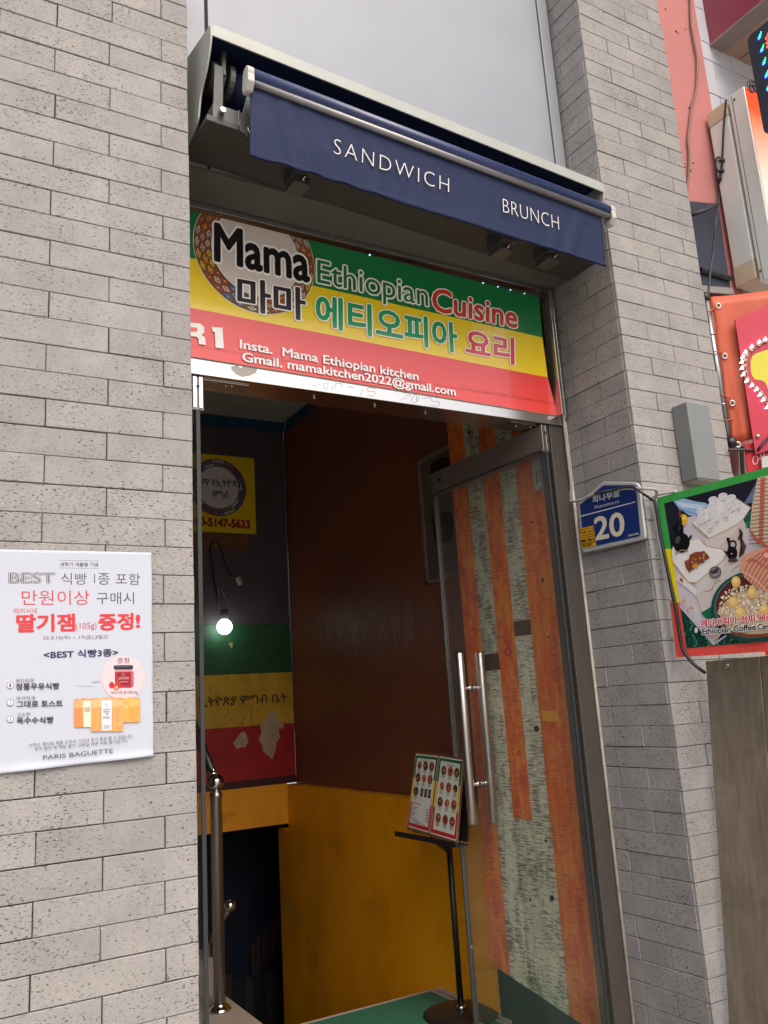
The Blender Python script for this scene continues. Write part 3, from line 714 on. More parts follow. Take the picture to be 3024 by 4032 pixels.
# ================================================================== plank cladding behind the glass door
def plank_mat(name, stops, scratch, sc_amt):
    m, t, b = nodes(name); v = coords(t)
    c = ramp(t, noise(t, coords(t, (3, 9, 2.2)), 2.6, 8, .68, .6), stops); oi = t.nodes.new('ShaderNodeObjectInfo'); c = mixc(t, 1.0, c, ramp(t, oi.outputs['Random'], [(0, (.82,) * 3), (1, (1.08,) * 3)]), 'MULTIPLY')
    s1 = noise(t, coords(t, (15, 15, 215)), 1.0, 5, .72, .2); s2 = noise(t, coords(t, (5, 9, 4)), 1.6, 6, .65)
    ad = t.nodes.new('ShaderNodeMath'); ad.operation = 'MULTIPLY_ADD'; ad.inputs[1].default_value = .60; t.links.new(s2, ad.inputs[0]); t.links.new(s1, ad.inputs[2])
    f = ramp(t, ad.outputs[0], [(.76 - sc_amt, G1), (.86 - sc_amt, (.9,) * 3)])
    c = mixc(t, f, c, scratch)
    t.links.new(c, b.inputs['Base Color']); b.inputs['Roughness'].default_value = .6
    bump(t, b, s1, .3, .002); return m
P_OR = plank_mat('weathered_orange_paint', [(.25, lin((232, 90, 36))), (.45, lin((246, 114, 46))), (.6, lin((250, 158, 60))), (.78, lin((240, 98, 70)))], lin((186, 78, 36)), -.05)
P_GR = plank_mat('weathered_sage_paint', [(.3, lin((206, 210, 178))), (.55, lin((232, 232, 204))), (.75, lin((214, 212, 186)))], lin((98, 86, 66)), -.02)
P_BR = pm('plank_patch_brown', (82, 54, 38), .6, var=.2, vs=10, sc3=(4, 4, 30))
XP = 1.660
yj = [onx('j', x, 800, XP).y for x in (478, 583, 685, 796, 905)]
yj.append(onx('m', 1318, 1000, XP).y); yj.append(.44)
yj[0] = 1.172
pk = thing('plank_cladding', 'vertical orange and sage weathered planks on the wall behind the glass door', 'cladding', (XP, .8, .1))
def zb(y): return .127 + (y - .689) * .17
ZTOP = 2.95
def plank(i, za, zb_, mi, dx=0.0, gap=.0026):
    a, b = yj[i], yj[i + 1]
    lo0, lo1 = (zb(a), zb(b)) if za is None else (za, za)
    mb = MB(); X0 = XP + dx
    mb.prism([(X0, a - gap, lo0), (X0, b + gap, lo1), (X0, b + gap, zb_), (X0, a - gap, zb_)], (.011, 0, 0))
    return mb.build('plank', (P_OR, P_GR, P_BR)[mi], pk)
zc3 = onx('m', 985, 640, XP).z; z4a, z4b = onx('j', 920, 1480, XP).z, onx('j', 925, 1580, XP).z
z1 = onx('m', 700, 590, XP).z; z5 = onx('m', 1230, 670, XP).z; z6 = onx('j', 1110, 1185, XP).z
plank(0, None, z1, 0, .001); plank(0, z1 + .001, ZTOP, 0)
z2a, z2b = onx('D', 1060, 1412, XP).z, onx('D', 1070, 1448, XP).z
plank(1, None, z2b, 1); plank(1, z2b, z2a, 2, .001); plank(1, z2a, ZTOP, 1)
plank(2, zc3, ZTOP, 0); plank(2, None, zc3 - .0015, 1, .001)
plank(3, None, z4b, 1); plank(3, z4b + .001, z4a - .001, 2, .0015); plank(3, z4a, ZTOP, 1, .001)
plank(4, z5, ZTOP, 0); plank(4, None, z5 - .0015, 0, .001)
plank(5, None, z6, 0, -.002); plank(5, z6 + .0015, ZTOP, 0, .001)
def plank_mark(n_, x, y, rx, ry, c1, c2):
    F = Flat((XP - .0012, 0, 0), (0, -1, 0), (0, 0, 1)); F.Nn = Vector((-1, 0, 0))
    F.ell(n_, x, y, rx, ry, c1, 14); F.ell(n_, x + rx*.1, y, rx*.6, ry*.6, c2, 12); F.build('knot', MATTE, pk)
for n_, x, y, rx, ry in (('m',1075,105,16,20),('m',1165,1112,14,20),('m',1037,1120,7,10),('m',1130,770,9,9),('j',985,842,14,6),('j',1055,1218,8,16),('j',1097,1590,7,7),('e',785,1388,9,13)): plank_mark(n_, x, y, rx, ry, (40, 30, 24), (22, 17, 14))
plank_mark('D', 1097, 1408, 8, 9, (190, 60, 40), (214, 110, 80))
F = Flat((XP - .0012, 0, 0), (0, -1, 0), (0, 0, 1)); F.Nn = Vector((-1, 0, 0))
F.poly('m', [(1103,-2),(1196,-2),(1212,62),(1112,60)], (240, 166, 56)); F.build('yellow_patch', MATTE, pk)
mb = MB(); ya = onx('m', 858, 1720, 1.668).y
mb.box(1.668, 1.679, .53, ya, 0.0005, .24); mb.build('dark_base', pm('dark_green_base', (30, 42, 44), .5, var=.15, vs=5, dirt=.3), pk)
mb = MB(); mb.box(1.655, 1.6795, 1.07, 1.628, .0008, .012)
tag(mb.build('floor_edge', GRAN), kind='structure')
# LED driver on the planks by the hinge
ld = thing('led_driver', 'small pale power supply box with wires fixed high on the orange planks', 'power supply', (1.65, .6, 2.1))
p0, p1 = onx('j', 998, 440, 1.648), onx('j', 1062, 612, 1.648)
mb = MB(); mb.box(1.634, 1.6585, p1.y, p0.y, p1.z - .005, p0.z + .02); mb.build('casing', pm('pale_casing', (176, 182, 168), .5), ld, .002)
F = Flat((1.6335, 0, 0), (0, -1, 0), (0, 0, 1)); F.Nn = Vector((-1, 0, 0))
F.poly('j', [(1010,500),(1018,498),(1022,590),(1013,592)], (60, 110, 80))
for k in range(5): F.poly('j', [(1028, 505+k*16), (1052, 498+k*16), (1052, 502+k*16), (1028, 510+k*16)], (90, 90, 84))
F.build('rating_label', MATTE, ld)
mb = MB(); mb.smooth = True
mb.tube(spline([onx('j', *q, 1.645) for q in ((1040,405),(1030,470),(1045,540),(1065,580),(1072,608),(1062,620))]), .0028, 6); mb.build('wire', CABLE, ld)
# ================================================================== electrical cabinet on the brown wall
ec = thing('electrical_cabinet', 'dark framed meter cabinet on the brown wall, half hidden by the planks', 'cabinet', (XW, 1.3, 1.9))
ca_, cb_ = onx('j', 236, 436, XU - .026), onx('j', 288, 1250, XU - .026)
CY0, CY1, CZ0, CZ1 = 1.12, (ca_.y + cb_.y) / 2, cb_.z, ca_.z
mb = MB()
for a, b, c_, d_ in ((CY0, CY1, CZ0, CZ0 + .022), (CY0, CY1, CZ1 - .022, CZ1), (CY1 - .022, CY1, CZ0, CZ1), (CY0, CY0 + .022, CZ0, CZ1)): mb.box(1.7225, 1.7440, a, b, c_, d_)
CABM = pm('cabinet_brown_grey', (128, 112, 102), .42, var=.12, vs=8)
mb.build('frame', CABM, ec, .002)
mb = MB(); mb.box(1.7305, 1.7440, CY0 + .022, CY1 - .022, CZ0 + .022, CZ1 - .022); mb.build('door', pm('cabinet_door', (96, 84, 78), .4, var=.1), ec)
for (x0, y0_, x1, y1_) in ((312, 462, 455, 625), (332, 800, 470, 955)):
    a, b = onx('j', x0, y0_, 1.7285), onx('j', x1, y1_, 1.7285); cy, cz = (a.y + b.y) / 2 - .01, (a.z + b.z) / 2; hy, hz = abs(a.y - b.y) / 2, abs(a.z - b.z) / 2
    mb = MB(); mb.prism([(1.7310, cy + hy * math.copysign(abs(math.cos(t)) ** .6, math.cos(t)), cz + hz * math.copysign(abs(math.sin(t)) ** .6, math.sin(t))) for t in [2 * math.pi * k / 32 for k in range(32)]], (-.008, 0, 0))
    mb.build('cover', BLACK, ec, .002)
a, b = onx('j', 318, 760, 1.7235), onx('j', 318, 850, 1.7235)
mb = MB(); mb.box(1.7185, 1.7300, a.y - .012, a.y + .012, b.z, a.z); mb.build('handle', STEEL, ec, .002)
# ================================================================== things on the back wall
yb = YB - .016
po = thing('wall_poster', 'yellow poster with a round woven emblem and Amharic writing, upper back wall', 'poster', (1.1, YB, 2.5))
a, b = ony('i', 492, 606, yb), ony('i', 505, 1080, yb)
F = Flat((0, yb, 0), (1, 0, 0), (0, 0, 1)); F.Nn = Vector((0, -1, 0))
X1 = 1.508; X0 = .60; Z0_, Z1_ = 2.535, 3.085
mb = MB(); mb.box(X0, X1, yb + .0005, YB - .0005, Z0_, Z1_); mb.build('board', pm('board_edge', (120, 104, 40), .6), po)
F.poly2([(X0, Z0_), (X1, Z0_), (X1, Z1_), (X0, Z1_)], (236, 200, 20))
pr = F.p('i', 447, 800); pt = F.p('i', 250, 592); pb = F.p('i', 290, 968); rad = (pt[1] - pb[1]) / 2; pc = (pr[0] - rad, (pt[1] + pb[1]) / 2)
F.ell2(pc, rad, rad, (92, 78, 70), 60)
for k in range(56):
    th = 2 * math.pi * k / 56
    for rm in (.80, .92):
        q = (pc[0] + rad * rm * math.cos(th + (.05 if rm > .85 else 0)), pc[1] + rad * rm * math.sin(th + (.05 if rm > .85 else 0)))
        F.ell2(q, .013, .013, [(200, 190, 180), (90, 100, 150), (150, 80, 90), (120, 120, 110)][(k // 4 + int(rm * 10)) % 4], 4, th, False)
F.h += F.step
F.ell2(pc, rad * .73, rad * .73, (212, 206, 206), 56)
def wseg(n, s, BL, BR, TL, col, **k): F.text(s, n, BL, BR, TL, col, **k)
F.text('ማማ የኢትዮጵያ', 'i', (105, 772), (415, 782), (105, 716), (20, 18, 20), .012)
F.text('ምግብ', 'i', (228, 850), (328, 855), (228, 800), (20, 18, 20), .012)
F.text('010-5147-5633', 'i', (78, 1022), (470, 1046), (78, 970), (176, 24, 60), .035, True, .055, (110, 20, 50))
F.build('print', print_mat('poster_print', .45, .4), po)
ws = thing('wood_board', 'short brown wood board on the wall under the yellow poster', 'board', (1.2, YB, 2.4))
a = ony('i', 467, 1095, YB - .01); b = ony('i', 467, 1190, YB - .01); e1 = ony('i', 385, 1215, YB - .01)
WOODB = pm('raw_brown_wood', (112, 70, 40), .6, var=.25, vs=7, sc3=(3, 3, 30), bmp=.1)
mb = MB(); mb.box(.7, a.x, YB - .012, YB - .0005, b.z, Z0_ - .002); mb.build('board', WOODB, ws)
mb = MB(); p = ony('i', 355, 1110, YB - .018); q = ony('i', 382, 1215, YB - .018); mb.prism([(p.x, YB - .0125, p.z), (p.x + .02, YB - .0125, p.z), (q.x, YB - .0125, q.z), (q.x - .018, YB - .0125, q.z)], (0, -.006, 0)); mb.build('splinter', WOODB, ws)
# flag panel
FX1, FZ0, FZ1 = 1.742, .9055, 1.912; FX1 = XU - .006
fg = thing('flag_panel', 'weathered green yellow red flag panel with Amharic letters and peeled patches', 'flag panel', (1.0, YB, .9))
yf = YB - .010
mb = MB(); mb.box(.20, FX1, yf + .0005, YB - .0005, FZ0, FZ1); mb.build('board', pm('flag_board_edge', (120, 110, 96), .7), fg)
F = Flat((0, yf, 0), (1, 0, 0), (0, 0, 1)); F.Nn = Vector((0, -1, 0))
z_gy, z_yr = F.p('k', 560, 733)[1], F.p('k', 560, 1160)[1]
F.poly2([(.2, z_gy), (FX1, z_gy), (FX1, FZ1), (.2, FZ1)], (44, 92, 58)); F.poly2([(.2, z_yr), (FX1, z_yr), (FX1, z_gy), (.2, z_gy)], (226, 176, 50)); F.poly2([(.2, FZ0), (FX1, FZ0), (FX1, z_yr), (.2, z_yr)], (186, 40, 40))
F.text('ኢትዮጵያ ምግብ ቤት', 'k', (172, 1010), (892, 966), (172, 925), (22, 16, 14), .014)
peel = (190, 164, 124)
def blob(pts, col):
    q = [F.p('k', *p) for p in pts]; r_ = random.Random(len(pts) * 7 + int(pts[0][0])); o = []
    for i in range(len(q)):
        A_, B_ = q[i], q[(i+1) % len(q)]
        for t in (0, .33, .66): o.append((A_[0]+(B_[0]-A_[0])*t + r_.uniform(-.006, .006), A_[1]+(B_[1]-A_[1])*t + r_.uniform(-.006, .006)))
    F.poly2(o, col)
blob([(740,1050),(790,1040),(825,1110),(865,1150),(850,1185),(825,1170),(835,1250),(805,1290),(790,1400),(765,1430),(720,1390),(690,1340),(670,1270),(690,1200),(668,1180),(700,1100),(735,1090)], (206, 178, 140))
blob([(520,1205),(545,1205),(570,1250),(580,1280),(555,1330),(520,1335),(485,1350),(455,1310),(460,1280),(495,1250)], (206, 178, 140))
blob([(420,480),(445,475),(450,495),(440,520),(418,505)], (190, 164, 110))
rr = random.Random(5)
for pts in ([(405,645),(410,690),(402,740),(410,770),(395,795)], [(265,830),(272,870),(262,890)], [(600,1010),(605,1060),(595,1110),(610,1150),(580,1190)], [(560,1075),(535,1110),(520,1155)], [(320,1240),(350,1270),(355,1330),(385,1370),(390,1400)], [(410,1030),(412,1070),(370,1090)], [(640,1015),(665,1030),(660,1060)], [(460,500),(455,560),(470,600)]):
    F.line('k', pts, [.004 * (1 - .7 * i / len(pts)) for i in range(len(pts))] if False else .0035, (70, 34, 24))
F.build('print', print_mat('flag_print', .45, .4, .3, .35, 9, 9), fg)
mb = MB()
for n_, x, y in (('k', 905, 342), ('k', 940, 1508)): P = ony(n_, x, y, yf); mb.tube([P, P - vy * .004], .006, 10)
build_each(mb, 'screw', CHROME, fg)
# light bulb, its cable
lb = thing('light_bulb', 'lit round white bulb hanging in front of the flag panel', 'light bulb', ony('D', 485, 1355, 3.25))
c = ony('D', 485, 1354, 3.25)
mb = MB(); mb.smooth = True; mb.sphere(c, .05, 24); mb.build('globe', emit_mat('bulb_glow', (236, 255, 246), 5.0), lb)
mb = MB(); mb.smooth = True; mb.lathe(c + vz * .045, [(.018, 0), (.027, .008), (.027, .06), (.02, .07), (.006, .074)]); mb.build('socket', pm('grey_socket', (120, 112, 104), .6), lb)
mb = MB(); mb.smooth = True
for dx in (-.022, .018): mb.tube(spline([c + Vector((dx * .7, 0, .10)), c + Vector((dx * 1.5, 0, .13)), c + Vector((dx * 1.4, .01, .17)), c + Vector((dx * .4 - .02, .03, .26))]), .003, 6)
build_each(mb, 'wire', pm('white_wire', (170, 166, 158), .5), lb)
cb = thing('hanging_cable', 'black cable looped over a nail on the wall above the lit bulb', 'cable', ony('i', 235, 1130, YB - .02))
mb = MB(); mb.smooth = True
mb.tube(spline([ony('i', *q, YB - .02) for q in ((262,1515),(240,1400),(228,1300),(213,1200),(220,1150),(242,1130),(275,1160),(300,1240),(325,1310),(352,1345),(385,1370))]), .006, 8); mb.build('cord', CABLE_B, cb)
p, q = ony('i', 390, 1365, YB - .03), ony('i', 412, 1415, YB - .03)
mb = MB(); mb.tube([p, q], .018, 12); mb.build('connector', pm('ivory_plug', (180, 172, 156), .5), cb, .002)
wc = MB(); wc.smooth = True
wc.tube(spline([onx('i', *q, XU - .010) for q in ((850,215),(725,315),(690,410),(652,520))] + [Vector((XU - .012, YB - .02, onx('i', 652, 520, XU).z)), Vector((XU - .012, YB - .014, 2.4)), Vector((XU - .012, YB - .014, 1.96))], 5), .0055, 8)
tag(wc.build('conduit_cable', pm('conduit_grey', (96, 98, 100), .5), loc=(XW, 3.2, 2)), 'thin grey cable running down the corner of the stairwell walls', 'cable')
# ================================================================== handrails
hr = thing('handrail', 'polished steel newel post with ball top and rail going upstairs', 'handrail', (.752, 2.07, 0))
pc_ = Vector((.752, 2.07, 0))
mb = MB(); mb.smooth = True; mb.lathe(pc_, [(.028, .02), (.028, .935), (.0305, .937), (.0305, .958), (.022, .965), (.022, .978)], seg=32); mb.build('post', STEEL_V, hr)
mb = MB(); mb.smooth = True; mb.lathe(pc_, [(.054, .0006), (.054, .006), (.046, .016), (.030, .028), (.029, .034)], seg=32); mb.build('base_flange', CHROME, hr)
mb = MB(); mb.smooth = True; mb.sphere(pc_ + vz * 1.010, .041, 32); mb.build('ball', CHROME, hr)
ra, rb = pc_ + vz * 1.012, ony('D', 434, 1606, 2.34); rd = (rb - ra).normalized()
mb = MB(); mb.smooth = True; mb.tube([ra + rd * .065, ra + rd * 1.3], .0225, 20); mb.build('rail', pm('dark_wood_rail', (44, 36, 32), .3), hr)
mb = MB(); mb.smooth = True; mb.tube([ra + rd * .034, ra + rd * .07], .0235, 20); mb.build('ferrule', CHROME, hr)
h2 = thing('handrail', 'lower steel handrail with a small ball end going down to the basement', 'handrail', (.87, 2.3, 0))
ba = ony('l', 425, 1175, 2.28); bb = ony('l', 250, 1480, 2.75)
mb = MB(); mb.smooth = True; mb.sphere(ba, .029, 24); mb.build('ball', CHROME, h2)
mb = MB(); mb.smooth = True; mb.tube([ba + (bb - ba).normalized() * .02, bb + (bb - ba) * .4], .017, 16); mb.build('rail', STEEL_V, h2)
mb = MB(); mb.smooth = True; mb.tube([bb, Vector((bb.x, bb.y, -.6))], .012, 12); mb.build('baluster', STEEL_V, h2)
# ================================================================== menu stand
st = thing('menu_stand', 'black menu stand with a round base beside the open glass door', 'stand', (1.563, 1.285, .005))
sc_ = Vector((1.563, 1.285, .0055))
mb = MB(); mb.smooth = True; mb.lathe(sc_, [(.165, 0), (.165, .006), (.15, .012), (.05, .02), (.018, .022)], seg=48); mb.build('base', BLACK, st)
mb = MB(); mb.smooth = True; mb.lathe(sc_, [(.021, .02), (.021, .034), (.0145, .038)], seg=24); mb.build('collar', CHROME, st)
mb = MB(); mb.smooth = True; mb.tube([sc_ + vz * .03, sc_ + vz * .70], .0135, 20); mb.build('pole', BLACK, st)
UPV = Vector((.055, 0, .352)).normalized(); FACE = Vector((-UPV.z, 0, UPV.x))
O_ = Vector((1.456, 1.25, .752))
bx0, bx1 = 1.508, 1.012
mb = MB(); mb.obox(Vector((O_.x + .02, bx1, .745)), Vector((0, bx0 - bx1 - .06, 0)), UPV * .33, -FACE * .006); mb.build('back_plate', BLACK, st, .001)
mb = MB(); mb.box(1.418, 1.478, bx1, bx0, .730, .737); mb.box(1.414, 1.4205, bx1, bx0, .730, .752); mb.build('tray', BLACK, st, .001)
mb = MB(); mb.prism([(1.47, 1.262, .729), (1.56, 1.262, .66), (1.56, 1.262, .70), (1.49, 1.262, .75)], (0, .045, 0)); mb.build('neck', BLACK, st, .002)
def menu(name, label, TL, TR, BR, BL, kind):
    F = Flat(O_, (0, -1, 0), UPV); F.Nn = FACE.copy() if F.Nn.dot(FACE) > 0 else FACE.copy()
    q = [F.p('q', *p) for p in (TL, TR, BR, BL)]
    u0, u1 = min(a[0] for a in q), max(a[0] for a in q)
    t = thing(name, label, 'menu', O_ + Vector((0, -sum(a[0] for a in q) / 4, 0)))
    mb = MB(); mb.prism([O_ + F.U * a[0] + F.V * a[1] - FACE * .0005 for a in q], -FACE * .008); t['group'] = 'menu cards on the stand'; wfr = mb.build('wood_frame', pm('menu_wood', (112, 76, 46), .55, var=.2, vs=20), t)
    def bl(a, b):       # a across, b down, 0..1 inside the panel
        p0 = (q[0][0] + (q[1][0]-q[0][0])*a, q[0][1] + (q[1][1]-q[0][1])*a); p1 = (q[3][0] + (q[2][0]-q[3][0])*a, q[3][1] + (q[2][1]-q[3][1])*a)
        return (p0[0] + (p1[0]-p0[0])*b, p0[1] + (p1[1]-p0[1])*b)
    def rect(a0, a1, b0_, b1_, col, lift=True): F.poly2([bl(a0, b0_), bl(a1, b0_), bl(a1, b1_), bl(a0, b1_)], col, lift)
    rect(.02, .98, .025, .965, (216, 216, 208))
    rect(.03, .97, .04, .33, (28, 104, 52), False); rect(.03, .97, .33, .64, (226, 186, 30), False); rect(.03, .97, .64, .95, (190, 36, 44))
    rect(.10, .90, .075, .905, (206, 212, 204))
    r_ = random.Random(kind)
    def dish(a, b):
        c0 = bl(a, b); F.ell2(c0, .021, .021, (222, 216, 206) if r_.random() < .3 else (120, 84, 64), 18)
        F.ell2(c0, .0175, .0175, r_.choice([(140, 54, 34), (96, 50, 34), (170, 80, 46), (70, 52, 40), (150, 66, 44)]), 16)
        for _ in range(5): F.ell2((c0[0] + r_.uniform(-.008, .008), c0[1] + r_.uniform(-.008, .008)), r_.uniform(.003, .006), r_.uniform(.002, .005), r_.choice([(190, 120, 70), (90, 30, 24), (210, 170, 120), (60, 40, 30)]), 8, r_.random() * 3, False)
        F.h += F.step
        for k, w_ in enumerate((.055, .075, .045)): rect(a - w_, a + w_, b + .055 + .017 * k, b + .062 + .017 * k, (112, 110, 104), False)
    def txt(s_, a0, a1, b0_, b1_, col, bold=0.0):
        vs, fs = text_mesh(s_, bold); e_ = ext(text_mesh(s_, 0)[0]); base = len(F.v); L = lin(col)
        F.v += [F.w(bl(a0 + (x - e_[0]) / (e_[1] - e_[0]) * (a1 - a0), b1_ - (y - e_[2]) / (e_[3] - e_[2]) * (b1_ - b0_))) for x, y in vs]
        for f in fs: F.f.append([base + i for i in f]); F.c.append(L)
        F.h += F.step
    if kind == 1:
        txt('Vegetarian menu', .28, .76, .085, .115, (60, 84, 60))
        for b in (.165, .325):
            for a in (.24, .50, .76): dish(a, b)
        dish(.22, .50)
        for a in (.48, .65, .81): rect(a - .06, a + .06, .45, .555, (64, 54, 52)); rect(a - .035, a + .03, .475, .53, (130, 96, 84))
        txt('Soft drinks', .12, .5, .635, .665, (190, 60, 60))
        for k, (s_, p_) in enumerate((('Coca cola', '2,000'), ('Sprite', '2,000'), ('Red bull', '3,000'), ('Water', '1,000'), ('Tonic water', '2,500'))):
            txt(s_, .12, .12 + .028 * len(s_), .69 + .034 * k, .712 + .034 * k, (50, 50, 50), .01); txt(p_, .76, .90, .69 + .034 * k, .712 + .034 * k, (50, 50, 50), .01)
        rect(.15, .6, .868, .873, (110, 108, 104)); rect(.3, .82, .885, .89, (110, 108, 104))
    else:
        txt('Meet menu', .38, .66, .095, .125, (206, 66, 50), .02)
        for b in (.185, .375, .565, .76):
            for a in (.26, .53, .79): dish(a, b)
    for a, b in ((.17, .26), (.68, .43), (.2, .6)) if kind == 1 else ((.47, .27), (.75, .28), (.22, .47), (.74, .48), (.24, .65), (.49, .65), (.76, .655)):
        c0 = bl(a, b); F.line2([(c0[0] - .006, c0[1] + .004), (c0[0] - .002, c0[1] - .006), (c0[0] + .008, c0[1] + .005)], .004, (176, 236, 60))
    F.build('print', MATTE, wfr)
menu('menu_board', 'left menu card on the stand headed Vegetarian, with soft drinks listed below', (360,252), (742,288), (578,1622), (212,1512), 1)
menu('menu_board', 'right menu card on the stand, twelve dishes headed Meet', (748,290), (1140,352), (1026,1762), (582,1625), 2)
KX = 0.71
# ================================================================== number plate on the reveal
XPL = 1.640
npl = thing('number_plate', 'blue house number plate reading 20 with a silver rim, by the doorway', 'number plate', (XPL, .15, 1.85))
F = Flat((XPL, 0, 0), (0, -1, 0), (0, 0, 1)); F.Nn = Vector((-1, 0, 0))
out = [(150,470),(335,304),(352,294),(590,298),(612,304),(634,326),(683,726),(680,745),(664,755),(210,855),(192,850),(182,838)]
inn = [(167,480),(346,330),(362,324),(585,322),(606,330),(613,345),(648,706),(643,722),(630,730),(212,822),(202,820),(197,812)]
mb = MB(); mb.prism([F.w(F.p('g', *q)) + vx * .001 for q in out], (.012, 0, 0)); mb.build('rim', pm('plate_rim', (206, 208, 208), .3, .2, var=.04), npl, .003)
F.poly('g', inn, (32, 56, 122))
F.poly('g', [(171,566),(606,452),(608,459),(172,575)], (226, 226, 220))
F.text('회나무로', 'g', (268, 466), (482, 416), (268, 412), (232, 232, 226), .020)
F.text('Hoenamu-ro', 'g', (283, 513), (479, 462), (283, 484), (232, 232, 226), -.004, True)
F.text('20', 'g', (292, 757), (521, 714), (282, 585), (238, 232, 208), .022, True)
F.poly('g', [(545,712),(636,694),(638,717),(548,738)], (24, 42, 104)); F.text('04345', 'g', (552, 733), (634, 714), (550, 716), (226, 226, 220), .01, True)
for pts in ([(470,345),(455,480),(440,560)], [(390,640),(420,655),(470,640)], [(560,470),(590,560)], [(600,380),(625,430)]): F.line('g', pts, .0006, (110, 130, 180))
F.build('face_print', print_mat('plate_face', .28, .5, 0, .08, 9), npl)
npm = MB(); npm.box(XPL + .0135, W - .0005, .07, .09, 1.86, 2.0); npm.box(XPL + .0135, W - .0005, .22, .24, 1.86, 2.0); build_each(npm, 'standoff', STEEL_D, npl)
stk = thing('sticker', 'small yellow and black advert sticker on the corner of the number plate', 'sticker', (XPL, .3, 1.86))
F.h += .0004
F2 = Flat((XPL - .0008, 0, 0), (0, -1, 0), (0, 0, 1)); F2.Nn = Vector((-1, 0, 0))
SB = (30, 24, 12)
F2.poly('g', [(162,668),(275,643),(299,802),(181,823)], (240, 180, 30))
F2.text('출장 수리 누수', 'g', (166, 691), (276, 668), (164, 673), SB, .03)
F2.text('10-6831-0147', 'g', (168, 714), (279, 694), (166, 694), SB, .03, True)
for k in range(2): F2.poly('g', [(172+3*k, 724+16*k), (282+2*k, 702+16*k), (283+2*k, 710+16*k), (173+3*k, 732+16*k)], (110, 84, 26))
F2.poly('g', [(174,760),(288,737),(291,757),(177,779)], SB); F2.text('수 구', 'g', (210, 772), (283, 757), (208, 757), (240, 180, 30), .04)
F2.poly('g', [(180,786),(290,764),(291,773),(181,795)], (110, 84, 26))
F2.text('789-0099', 'g', (184, 816), (262, 801), (182, 798), SB, .04, True)
F2.build('print', MATTE, stk)
# ================================================================== grey box on the pillar
bxo = thing('junction_box', 'plain grey metal box fixed on the front of the brick pillar', 'box', (1.945, 0, 2.07))
mb = MB(); mb.box(1.880, 2.008, -.075, -.004, 2.069, 2.366); mb.build('casing', pm('box_grey_paint', (128, 132, 132), .5, .05, var=.07, vs=9, dirt=.35, bmp=.04), bxo, .0025)
mb = MB(); mb.box(1.890, 1.998, -.070, -.0045, 2.0655, 2.0688); mb.build('bottom_plate', pm('box_bottom', (166, 160, 146), .6), bxo)
KX = 1.0
# ================================================================== coffee picture board (sticks out from the pillar)
XB = 1.700
pb_ = thing('picture_board', 'green yellow red framed board with a coffee ceremony photo, jutting from the pillar', 'sign board', (XB, -.3, 1.42))
F = Flat((XB, 0, 0), (0, -1, 0), (0, 0, 1), step=.00002); F.Nn = Vector((-1, 0, 0))
OT = lambda x: 395 - .2767 * (x - 88); OB = lambda x: 1938 - .0652 * (x - 275); IT = lambda x: 447 - .2671 * (x - 158); IB = lambda x: 1850 - .0861 * (x - 375)
XR = 2000
mb = MB(); mb.prism([F.w(F.p('v', *q)) + vx * .0006 for q in ((88, 395), (XR, OT(XR)), (XR, OB(XR)), (275, 1938))], (.018, 0, 0)); mb.build('board', pm('board_back', (150, 146, 138), .6), pb_)
GR, YE, RE = (58, 160, 74), (236, 214, 16), (232, 84, 74)
F.poly('v', [(88,395),(XR,OT(XR)),(XR,500),(400,888),(150,888)], GR); F.poly('v', [(150,888),(400,888),(400,1408),(220,1408)], YE)
F.poly('v', [(220,1408),(400,1408),(XR,1500),(XR,OB(XR)),(275,1938)], RE)
# photo
inner = [(158,447),(1960,IT(1960)),(1960,IB(1960)),(380,1849)]
iq = [F.p('v', *q) for q in inner]; F.poly2(iq, (24, 28, 44))
ctr = (sum(a[0] for a in iq) / 4, sum(a[1] for a in iq) / 4)
for i in range(4):
    a, b = iq[i], iq[(i+1) % 4]; nx, ny = b[1]-a[1], -(b[0]-a[0])
    if nx * (ctr[0]-a[0]) + ny * (ctr[1]-a[1]) > 0: nx, ny = -nx, -ny
    F.clip.append((nx, ny, nx * a[0] + ny * a[1]))
r_ = random.Random(21)
P = lambda pts, c: F.poly('v', pts, c)
E = lambda x, y, rx, ry, c, rot=0.0, s=20: F.ell('v', x, y, rx, ry, c, s, rot)
Lw = lambda pts, wd, c, k=5: F.line('v', pts, wd, c, k)
P([(250,425),(350,400),(470,430),(570,445),(590,480),(500,580),(400,562),(290,480)], (150,186,216)); P([(270,430),(420,450),(560,470),(500,500),(330,480)], (206,220,232)); Lw([(300,500),(400,530),(490,560)], .004, (110,150,190)); Lw([(340,440),(450,470),(560,480)], .003, (180,205,225))
P([(930,450),(1000,340),(1080,195),(1200,150),(1130,420),(1040,440)], (104,116,146)); Lw([(1010,400),(1060,300),(1100,200)], .006, (134,146,174))
P([(350,590),(500,560),(700,640),(960,640),(1180,740),(1300,1000),(1000,1300),(720,1700),(640,1822),(300,1440),(236,1200),(228,940)], (208,200,206))
P([(930,560),(1010,520),(1040,690),(960,690)], (22,112,90))
for k in range(40): x, y = r_.uniform(930,1010), r_.uniform(540,680); Lw([(x,y),(x+r_.uniform(-20,20),y-r_.uniform(15,40))], .002, r_.choice([(10,80,66),(50,150,120),(20,120,96)]), 0)
P([(292,1380),(400,1520),(520,1680),(645,1820),(800,1705),(1200,1650),(1960,1590),(1960,1720),(380,1860)], (12,62,54))
